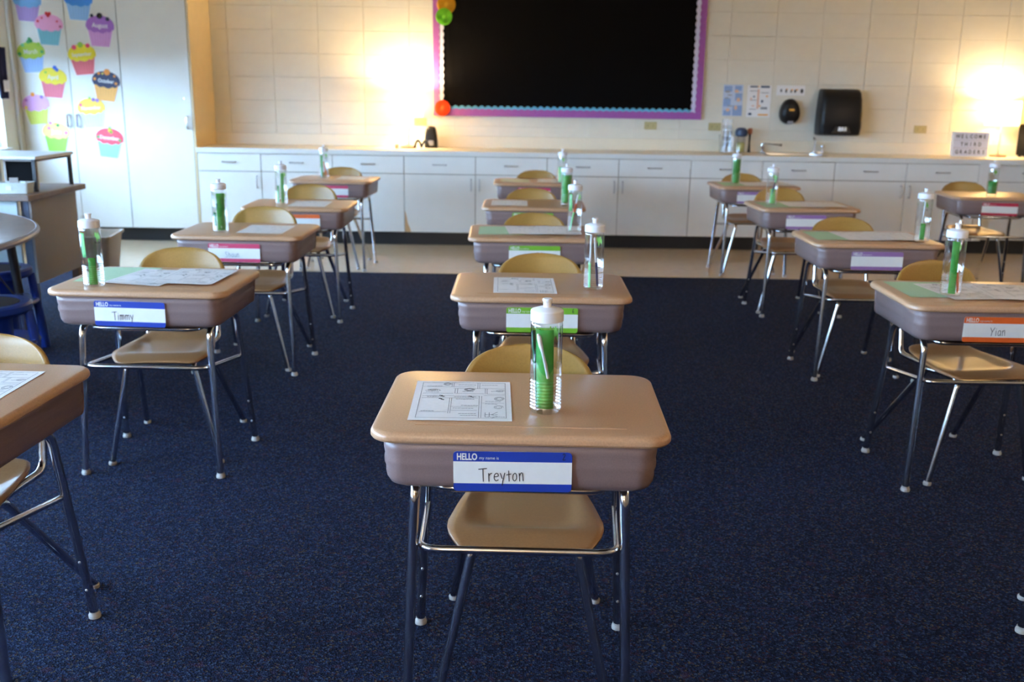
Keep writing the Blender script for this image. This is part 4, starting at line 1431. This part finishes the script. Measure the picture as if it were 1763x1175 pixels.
# ------------------------------------------------------------------ paper cupcakes on the cupboard
def cupcake(x, z, rot, wrap, frost, deco, word, label, decos):
    o = empty('paper_cupcake', (x, CY - 0.0012, z))
    o.rotation_euler = (0, R(rot), 0)
    def M_(c):
        nm = 'cc_%d_%d_%d' % c
        if nm not in MATS:
            mat(nm, srgb(*c), rough=0.6, var=0.03, scale=60)
        return nm
    fr = []
    n = 56
    for k in range(n):
        a = 2 * PI * k / n
        bump_ = 0.013 * abs(math.sin(a * 5.5)) if math.sin(a) < 0.1 else 0.0
        fr.append((0.118 * math.copysign(abs(math.cos(a)) ** 0.9, math.cos(a)), 0.042 + (0.080 if math.sin(a) > 0 else 0.046) * math.sin(a) - (bump_ if math.sin(a) < 0.1 else 0)))
    wr = [(-0.074, -0.122), (0.074, -0.122), (0.106, 0.03), (-0.106, 0.03)]
    back = [(-0.081, -0.129), (0.081, -0.129), (0.112, 0.0)] + [(px * 1.06, (pz - 0.04) * 1.08 + 0.04) for px, pz in fr if pz > -0.0] + [(-0.112, 0.0)]
    hull = sorted(set(back), key=lambda p: math.atan2(p[1] + 0.01, p[0]))
    MB().plate(hull, -0.0008, 0.0).build('backing_card', 'paper', o, smooth=False)
    w_ = MB().plate(wr, -0.0022, -0.0009).build('wrapper', M_(wrap), o, smooth=False)
    pl = MB()
    for i in range(-3, 4):
        pl.stroke([(i * 0.019, -0.118), (i * 0.026, 0.0)], 0.0022, lambda a, b: (a, -0.0025, b))
    dk = tuple(int(c * 0.86) for c in wrap)
    pl.build('pleat_lines', M_(dk), w_, smooth=False)
    f_ = MB().plate(fr, -0.0044, -0.0023).build('frosting', M_(frost), o, smooth=False)
    for (dx, dz, r, c) in decos:
        MB().plate(ellipse(r, r, 12, dx, dz), -0.0062, -0.0045).build('decoration', M_(c), f_, smooth=False)
    if word:
        t = MB()
        add_text(t, word, 0.052 if len(word) < 7 else 0.042, lambda a, b: (a, -0.0048, b), 0, 0.028, bold=0.0008, sx=0.9, center=True)
        t.build('month_name', 'paper', f_, smooth=False)
    tag(o, label, 'paper cutout', 'paper cupcakes on the cupboard')


RED, GRN, BLU, ORG, NVY = (214, 50, 60), (70, 160, 90), (60, 110, 220), (236, 150, 60), (40, 44, 70)
PNK, YEL, LIM, PUR = (236, 90, 130), (236, 214, 70), (150, 200, 70), (150, 110, 200)
cupcake(-4.121, 1.945, 4, (176, 150, 214), (120, 178, 230), None, '', 'paper cupcake with blue frosting and purple wrapper, top left', [(-0.05, 0.06, 0.010, (230, 240, 250)), (0.04, 0.07, 0.010, (230, 240, 250))])
cupcake(-3.694, 1.960, 3, (150, 196, 246), (70, 150, 236), None, '', 'paper cupcake with bright blue frosting, top of the right door', [(0.0, 0.08, 0.010, RED), (0.05, 0.06, 0.009, (240, 240, 250))])
cupcake(-3.958, 1.758, 3, (122, 190, 208), (238, 168, 212), None, '', 'paper cupcake with pink frosting, red heart and teal wrapper', [(-0.016, 0.128, 0.014, RED), (0.010, 0.128, 0.014, RED), (-0.003, 0.112, 0.014, RED), (-0.09, 0.062, 0.011, RED), (-0.055, 0.09, 0.008, RED), (0.07, 0.07, 0.009, RED), (0.095, 0.03, 0.010, (170, 80, 110))])
cupcake(-3.532, 1.752, 3, (216, 158, 220), (170, 112, 200), None, 'August', 'paper cupcake with purple frosting, pink wrapper and black dots', [(0.0, 0.122, 0.024, NVY), (0.0, 0.122, 0.010, YEL), (-0.065, 0.12, 0.014, NVY), (0.065, 0.10, 0.016, NVY)])
cupcake(-4.128, 1.535, -3, (162, 198, 250), (176, 204, 72), None, 'March', 'paper cupcake with lime frosting, clover and light blue wrapper', [(-0.01, 0.124, 0.016, GRN), (0.014, 0.13, 0.016, GRN), (0.004, 0.146, 0.014, GRN), (-0.06, 0.10, 0.014, (120, 200, 150)), (0.075, 0.10, 0.016, LIM), (-0.095, 0.03, 0.016, GRN), (0.095, 0.04, 0.014, GRN)])
cupcake(-3.699, 1.522, -5, (226, 110, 118), (238, 220, 50), None, 'September', 'paper cupcake with yellow frosting, red wrapper and two cherries', [(-0.055, 0.102, 0.020, PNK), (0.062, 0.108, 0.018, PNK), (0.0, 0.118, 0.022, LIM)])
cupcake(-3.968, 1.330, 4, (232, 120, 136), (240, 218, 56), None, 'April', 'paper cupcake with yellow frosting and a blue bird topper', [(0.018, 0.124, 0.017, BLU), (0.036, 0.108, 0.014, BLU), (-0.06, 0.08, 0.010, LIM)])
cupcake(-3.522, 1.308, 6, (244, 178, 92), (54, 56, 84), None, 'October', 'paper cupcake with navy frosting and orange wrapper', [(0.006, 0.116, 0.026, ORG), (-0.062, 0.098, 0.012, ORG), (-0.095, 0.05, 0.012, ORG), (0.07, 0.09, 0.010, ORG), (0.085, 0.03, 0.012, ORG), (-0.03, 0.10, 0.008, YEL)])
cupcake(-4.130, 1.108, -4, (214, 222, 100), (226, 172, 226), None, '', 'paper cupcake with lilac frosting and yellow-green wrapper', [(-0.012, 0.124, 0.018, ORG), (0.06, 0.10, 0.014, PUR), (-0.075, 0.08, 0.014, (190, 120, 200)), (-0.085, 0.02, 0.013, YEL)])
cupcake(-3.661, 1.086, -4, (206, 204, 246), (250, 206, 84), None, 'November', 'paper cupcake with golden frosting and lavender wrapper', [(0.03, 0.108, 0.015, PUR), (0.062, 0.10, 0.014, PUR), (0.0, 0.125, 0.010, LIM), (-0.085, 0.07, 0.013, PNK)])
cupcake(-3.984, 0.880, 3, (150, 220, 76), (250, 196, 130), None, 'June', 'paper cupcake with peach frosting and bright green wrapper', [(0.016, 0.10, 0.014, GRN), (0.0, 0.11, 0.010, YEL), (-0.045, 0.115, 0.013, (220, 140, 200)), (0.085, 0.04, 0.014, (226, 120, 170)), (-0.06, 0.07, 0.012, (226, 120, 170))])
cupcake(-3.534, 0.838, 6, (150, 232, 232), (238, 76, 92), None, 'December', 'paper cupcake with red frosting and aqua wrapper', [(0.004, 0.105, 0.016, YEL), (0.0, 0.125, 0.012, LIM), (0.014, 0.092, 0.012, LIM), (-0.095, 0.04, 0.012, GRN), (0.09, 0.03, 0.012, GRN)])

# ------------------------------------------------------------------ teacher desk and its things
te = empty('teacher_desk', (-2.665, 5.31, 0))
MB().box(-1.45, 0.0, 0.0, 0.72, 0.705, 0.737).build('desk_top', 'desk_wood', te, smooth=False, bevel=0.004)
MB().box(-0.065, -0.040, 0.10, 0.66, 0.235, 0.704).build('end_panel', 'desk_panel', te, smooth=False)
MB().box(-1.40, -0.10, 0.06, 0.08, 0.30, 0.704).build('front_panel', 'desk_front_window_sheen', te, smooth=False)
for (lx, ly) in ((-0.075, 0.115), (-0.075, 0.655), (-1.38, 0.115), (-1.38, 0.655)):
    m = MB().box(lx - 0.022, lx + 0.022, ly - 0.018, ly + 0.018, 0.0, 0.7045).build('leg', 'desk_leg' if ly < 0.3 else 'desk_wood', te, smooth=False, bevel=0.003)
tag(te, 'teacher desk with brown top and taupe end panel, left side', 'desk')
ri = empty('desk_riser', (-2.70, 5.50, 0.7375))
MB().box(-1.0, 0.0, 0.0, 0.48, 0.178, 0.195).build('shelf', 'riser_white', ri, smooth=False, bevel=0.003)
for (x, y) in ((-0.02, 0.46), (-0.02, 0.02), (-0.98, 0.46), (-0.98, 0.02)):
    l = MB().box(x - 0.009, x + 0.009, y - 0.009, y + 0.009, 0.006, 0.1775).build('leg', 'black_metal', ri, smooth=False)
    MB().lathe([(0.013, 0.0), (0.013, 0.006), (0.008, 0.012)], 12, (x, y, 0)).build('foot', 'black_metal', l)
MB().box(-0.012, -0.004, 0.03, 0.45, 0.166, 0.1775).build('rail', 'black_metal', ri, smooth=False)
tag(ri, 'white riser shelf on black legs standing on the teacher desk', 'shelf')
for i, (cx, lab) in enumerate(((-2.845, 'grey-framed black display under the riser, right one'), (-3.055, 'grey-framed black display under the riser, left one'))):
    dsp = empty('framed_display', (cx, 5.60, 0.7376))
    w, h_ = 0.088, 0.172
    f = MB()
    o4 = [(-w, 0.0), (w, 0.0), (w, h_), (-w, h_)]
    i4 = [(-w + 0.011, 0.008), (w - 0.011, 0.008), (w - 0.011, h_ - 0.012), (-w + 0.011, h_ - 0.012)]
    b0 = len(f.v)
    for yy in (0.0, 0.035):
        f.v += [(x, yy, z) for x, z in o4] + [(x, yy, z) for x, z in i4]
    for k in range(4):
        q = (k + 1) % 4
        f.f += [(k, q, 4 + q, 4 + k), (8 + q, 8 + k, 12 + k, 12 + q), (q, k, 8 + k, 8 + q), (4 + k, 4 + q, 12 + q, 12 + k)]
    f.build('frame', 'riser_grey', dsp, smooth=False)
    MB().box(-w + 0.0112, w - 0.0112, 0.008, 0.030, 0.0082, h_ - 0.0122).build('screen', 'matte_black', dsp, smooth=False)
    MB().box(-0.04, 0.04, 0.0352, 0.085, 0.0, 0.010).build('stand', 'black_metal', dsp, smooth=False)
    tag(dsp, lab, 'display', 'displays under the riser')
bk = empty('basket', (-2.79, 5.435, 0.7376), R(4))
b_ = MB()
rings = []
for z, w, dd in ((0.001, 0.155, 0.085), (0.055, 0.172, 0.10), (0.060, 0.176, 0.104), (0.060, 0.166, 0.094), (0.006, 0.149, 0.079)):
    rings.append([(x, y, z) for x, y in rrect(w, dd, 0.015, 4)])
b_.loft(rings)
b_.build('tray', 'basket', bk, angle=50)
lb = MB().plate(rrect(0.03, 0.022, 0.003, 3, -0.02, 0.03), -0.050, -0.045).build('label_card', 'riser_white', bk, smooth=False)
tag(bk, 'small pale woven basket on the teacher desk', 'basket')
for i, (dx, rz, hh) in enumerate(((-0.01, 12, 0.095), (0.035, -20, 0.075))):
    nt_ = MB().box(-0.022, 0.022, -0.006, 0.006, 0.0, hh - 0.02).build('note_block', 'riser_grey' if i == 0 else 'basket', smooth=False, loc=(-2.79 + dx, 5.438 + 0.012 * i, 0.746), rz=R(rz))
    tag(nt_, 'small %s pad standing in the basket' % ('grey' if i == 0 else 'pale'), 'note pad', 'pads in the basket')

# wastebasket
wbk = empty('wastebasket', (-2.845, 6.51, 0.0), R(8))
rings = []
for z, w, dd in ((0.001, 0.19, 0.29), (0.345, 0.262, 0.375), (0.346, 0.285, 0.398), (0.362, 0.287, 0.40), (0.362, 0.262, 0.375), (0.34, 0.252, 0.365), (0.012, 0.182, 0.282)):
    rings.append([(x, y, z) for x, y in rrect(w, dd, 0.03, 5)])
MB().loft(rings).build('tub', 'bin_plastic', wbk, angle=40)
tag(wbk, 'beige rectangular wastebasket beside the teacher desk', 'wastebasket')

# kidney table
kt = empty('activity_table', (-3.30, 4.08, 0))
RO, RI = 1.14, 0.46
pts = []
A0, A1 = -62, 150
for k in range(41):
    a = R(A0 + (A1 - A0) * k / 40)
    pts.append((RO * math.cos(a), RO * math.sin(a)))
def endcap(a, sgn):
    c = ((RO + RI) / 2 * math.cos(R(a)), (RO + RI) / 2 * math.sin(R(a)))
    rr_ = (RO - RI) / 2
    out = []
    for k in range(1, 12):
        t = PI * k / 12
        rad = rr_ * math.cos(t)
        tan = rr_ * math.sin(t) * sgn * 0.8
        out.append((c[0] + rad * math.cos(R(a)) - tan * math.sin(R(a)), c[1] + rad * math.sin(R(a)) + tan * math.cos(R(a))))
    return out
pts += endcap(A1, 1)
for k in range(21):
    a = R(A1 - (A1 - A0) * k / 20)
    pts.append((RI * math.cos(a), RI * math.sin(a)))
pts += list(reversed([p for p in endcap(A0, -1)]))
pts = [(max(px, -0.88), py) for px, py in pts]
MB().slab(pts, 0.651, 0.680).build('table_top', 'table_wood', kt, smooth=True, angle=40)
edge = MB()
edge.tube([(x, y, 0.6655) for x, y in pts[:41]], 0.0155, 8)
edge.build('edge_band', 'table_edge', kt)
for a, r0, r1 in ((36.5, 1.03, 1.05), (-50, 0.90, 0.93), (120, 0.85, 0.88)):
    c0, s0 = math.cos(R(a)), math.sin(R(a))
    l = MB().tube([(r0 * c0, r0 * s0, 0.65), (r1 * c0, r1 * s0, 0.33)], 0.021, 12).build('leg', 'black_metal', kt)
    MB().tube([(r1 * c0, r1 * s0, 0.34), (r1 * 1.01 * c0, r1 * 1.01 * s0, 0.02)], 0.016, 12).build('leg_insert', 'chrome', l)
    MB().lathe([(0.022, 0.0), (0.023, 0.012), (0.016, 0.022)], 14, (r1 * 1.01 * c0, r1 * 1.01 * s0, 0)).build('foot_glide', 'nylon', l)
    br_ = MB()
    for off in (-0.05, 0.05):
        br_.tube([(r1 * 0.99 * c0, r1 * 0.99 * s0, 0.30), ((r0 - 0.20) * c0 - off * s0, (r0 - 0.20) * s0 + off * c0, 0.649)], 0.005, 6)
    br_.build('brace', 'black_metal', l)
tag(kt, 'curved dark wood activity table cut off by the left picture edge', 'table')


def stool(x, y, label, rz):
    o = empty('stool', (x, y, 0), rz)
    MB().lathe([(0.10, 0.375), (0.165, 0.384), (0.178, 0.397), (0.178, 0.420), (0.168, 0.428), (0.135, 0.428), (0.130, 0.422)], 32).build('seat', 'stool_blue', o)
    MB().lathe([(0.128, 0.423), (0.128, 0.4265), (0.06, 0.4285), (0.005, 0.429)], 28).build('seat_pad', 'stool_pad', o)
    MB().lathe([(0.095, 0.0), (0.100, 0.02), (0.092, 0.05), (0.092, 0.35), (0.11, 0.376)], 24).build('column', 'stool_blue', o)
    MB().lathe([(0.0925, 0.245), (0.190, 0.245), (0.196, 0.255), (0.190, 0.265), (0.0925, 0.265)], 28, cap0=False, cap1=False).build('ring', 'stool_blue', o)
    for k in range(4):
        a = R(8 + 90 * k)
        c0, s0 = math.cos(a), math.sin(a)
        MB().tube([(0.166 * c0, 0.166 * s0, 0.392), (0.186 * c0, 0.186 * s0, 0.20), (0.200 * c0, 0.200 * s0, 0.0)], [0.019, 0.020, 0.024], 10).build('leg', 'stool_blue', o)
    tag(o, label, 'stool', 'blue stools at the activity table')


stool(-2.255, 4.04, 'blue plastic stool with dark pad, nearest the camera by the table', R(0))
stool(-2.640, 4.83, 'blue plastic stool farther back, half hidden behind the table leg', R(20))

# roller shade and hanging navy cloth at the far left window
for (a, b), lab in zip(WIN, ('beige roller shade half drawn at the window beside the tall cupboard', 'beige roller shade half drawn at the second window from the cupboard',
                             'beige roller shade fully raised at the window beside the front desks', 'beige roller shade fully raised at the window behind the camera')):
    rs = empty('roller_shade', (XL + 0.034, (a + b) / 2, 0))
    L = (b - a) / 2
    zb_ = 1.55 if a > 3.2 else 2.34
    MB().box(-0.0015, 0.0015, -L - 0.02, L + 0.02, zb_, 2.42).build('fabric', 'shade_fabric', rs, smooth=False)
    MB().tube([(0, -L - 0.02, zb_ - 0.008), (0, L + 0.02, zb_ - 0.008)], 0.010, 10).build('bottom_bar', 'window_frame', rs)
    MB().tube([(0, -L - 0.04, 2.44), (0, L + 0.04, 2.44)], 0.028, 14).build('roller', 'window_frame', rs)
    tag(rs, lab, 'shade', 'roller shades at the windows')
nv = empty('hanging_cloth', (XL + 0.085, 8.10, 1.40))
MB().grid(14, 10, lambda u, v: (0.012 * math.sin(u * 16), (u - 0.5) * (0.13 + 0.05 * v), (v - 0.5) * 0.40)).build('cloth', 'navy_cloth', nv, angle=80, solid=0.002)
MB().grid(8, 4, lambda u, v: (0.016 + 0.010 * math.sin(u * 12), 0.03 + (u - 0.5) * 0.10, -0.10 + (v - 0.5) * 0.09)).build('white_patch', 'paper', nv, angle=80, solid=0.001)
tag(nv, 'navy cloth with a white patch hanging at the left window', 'cloth')
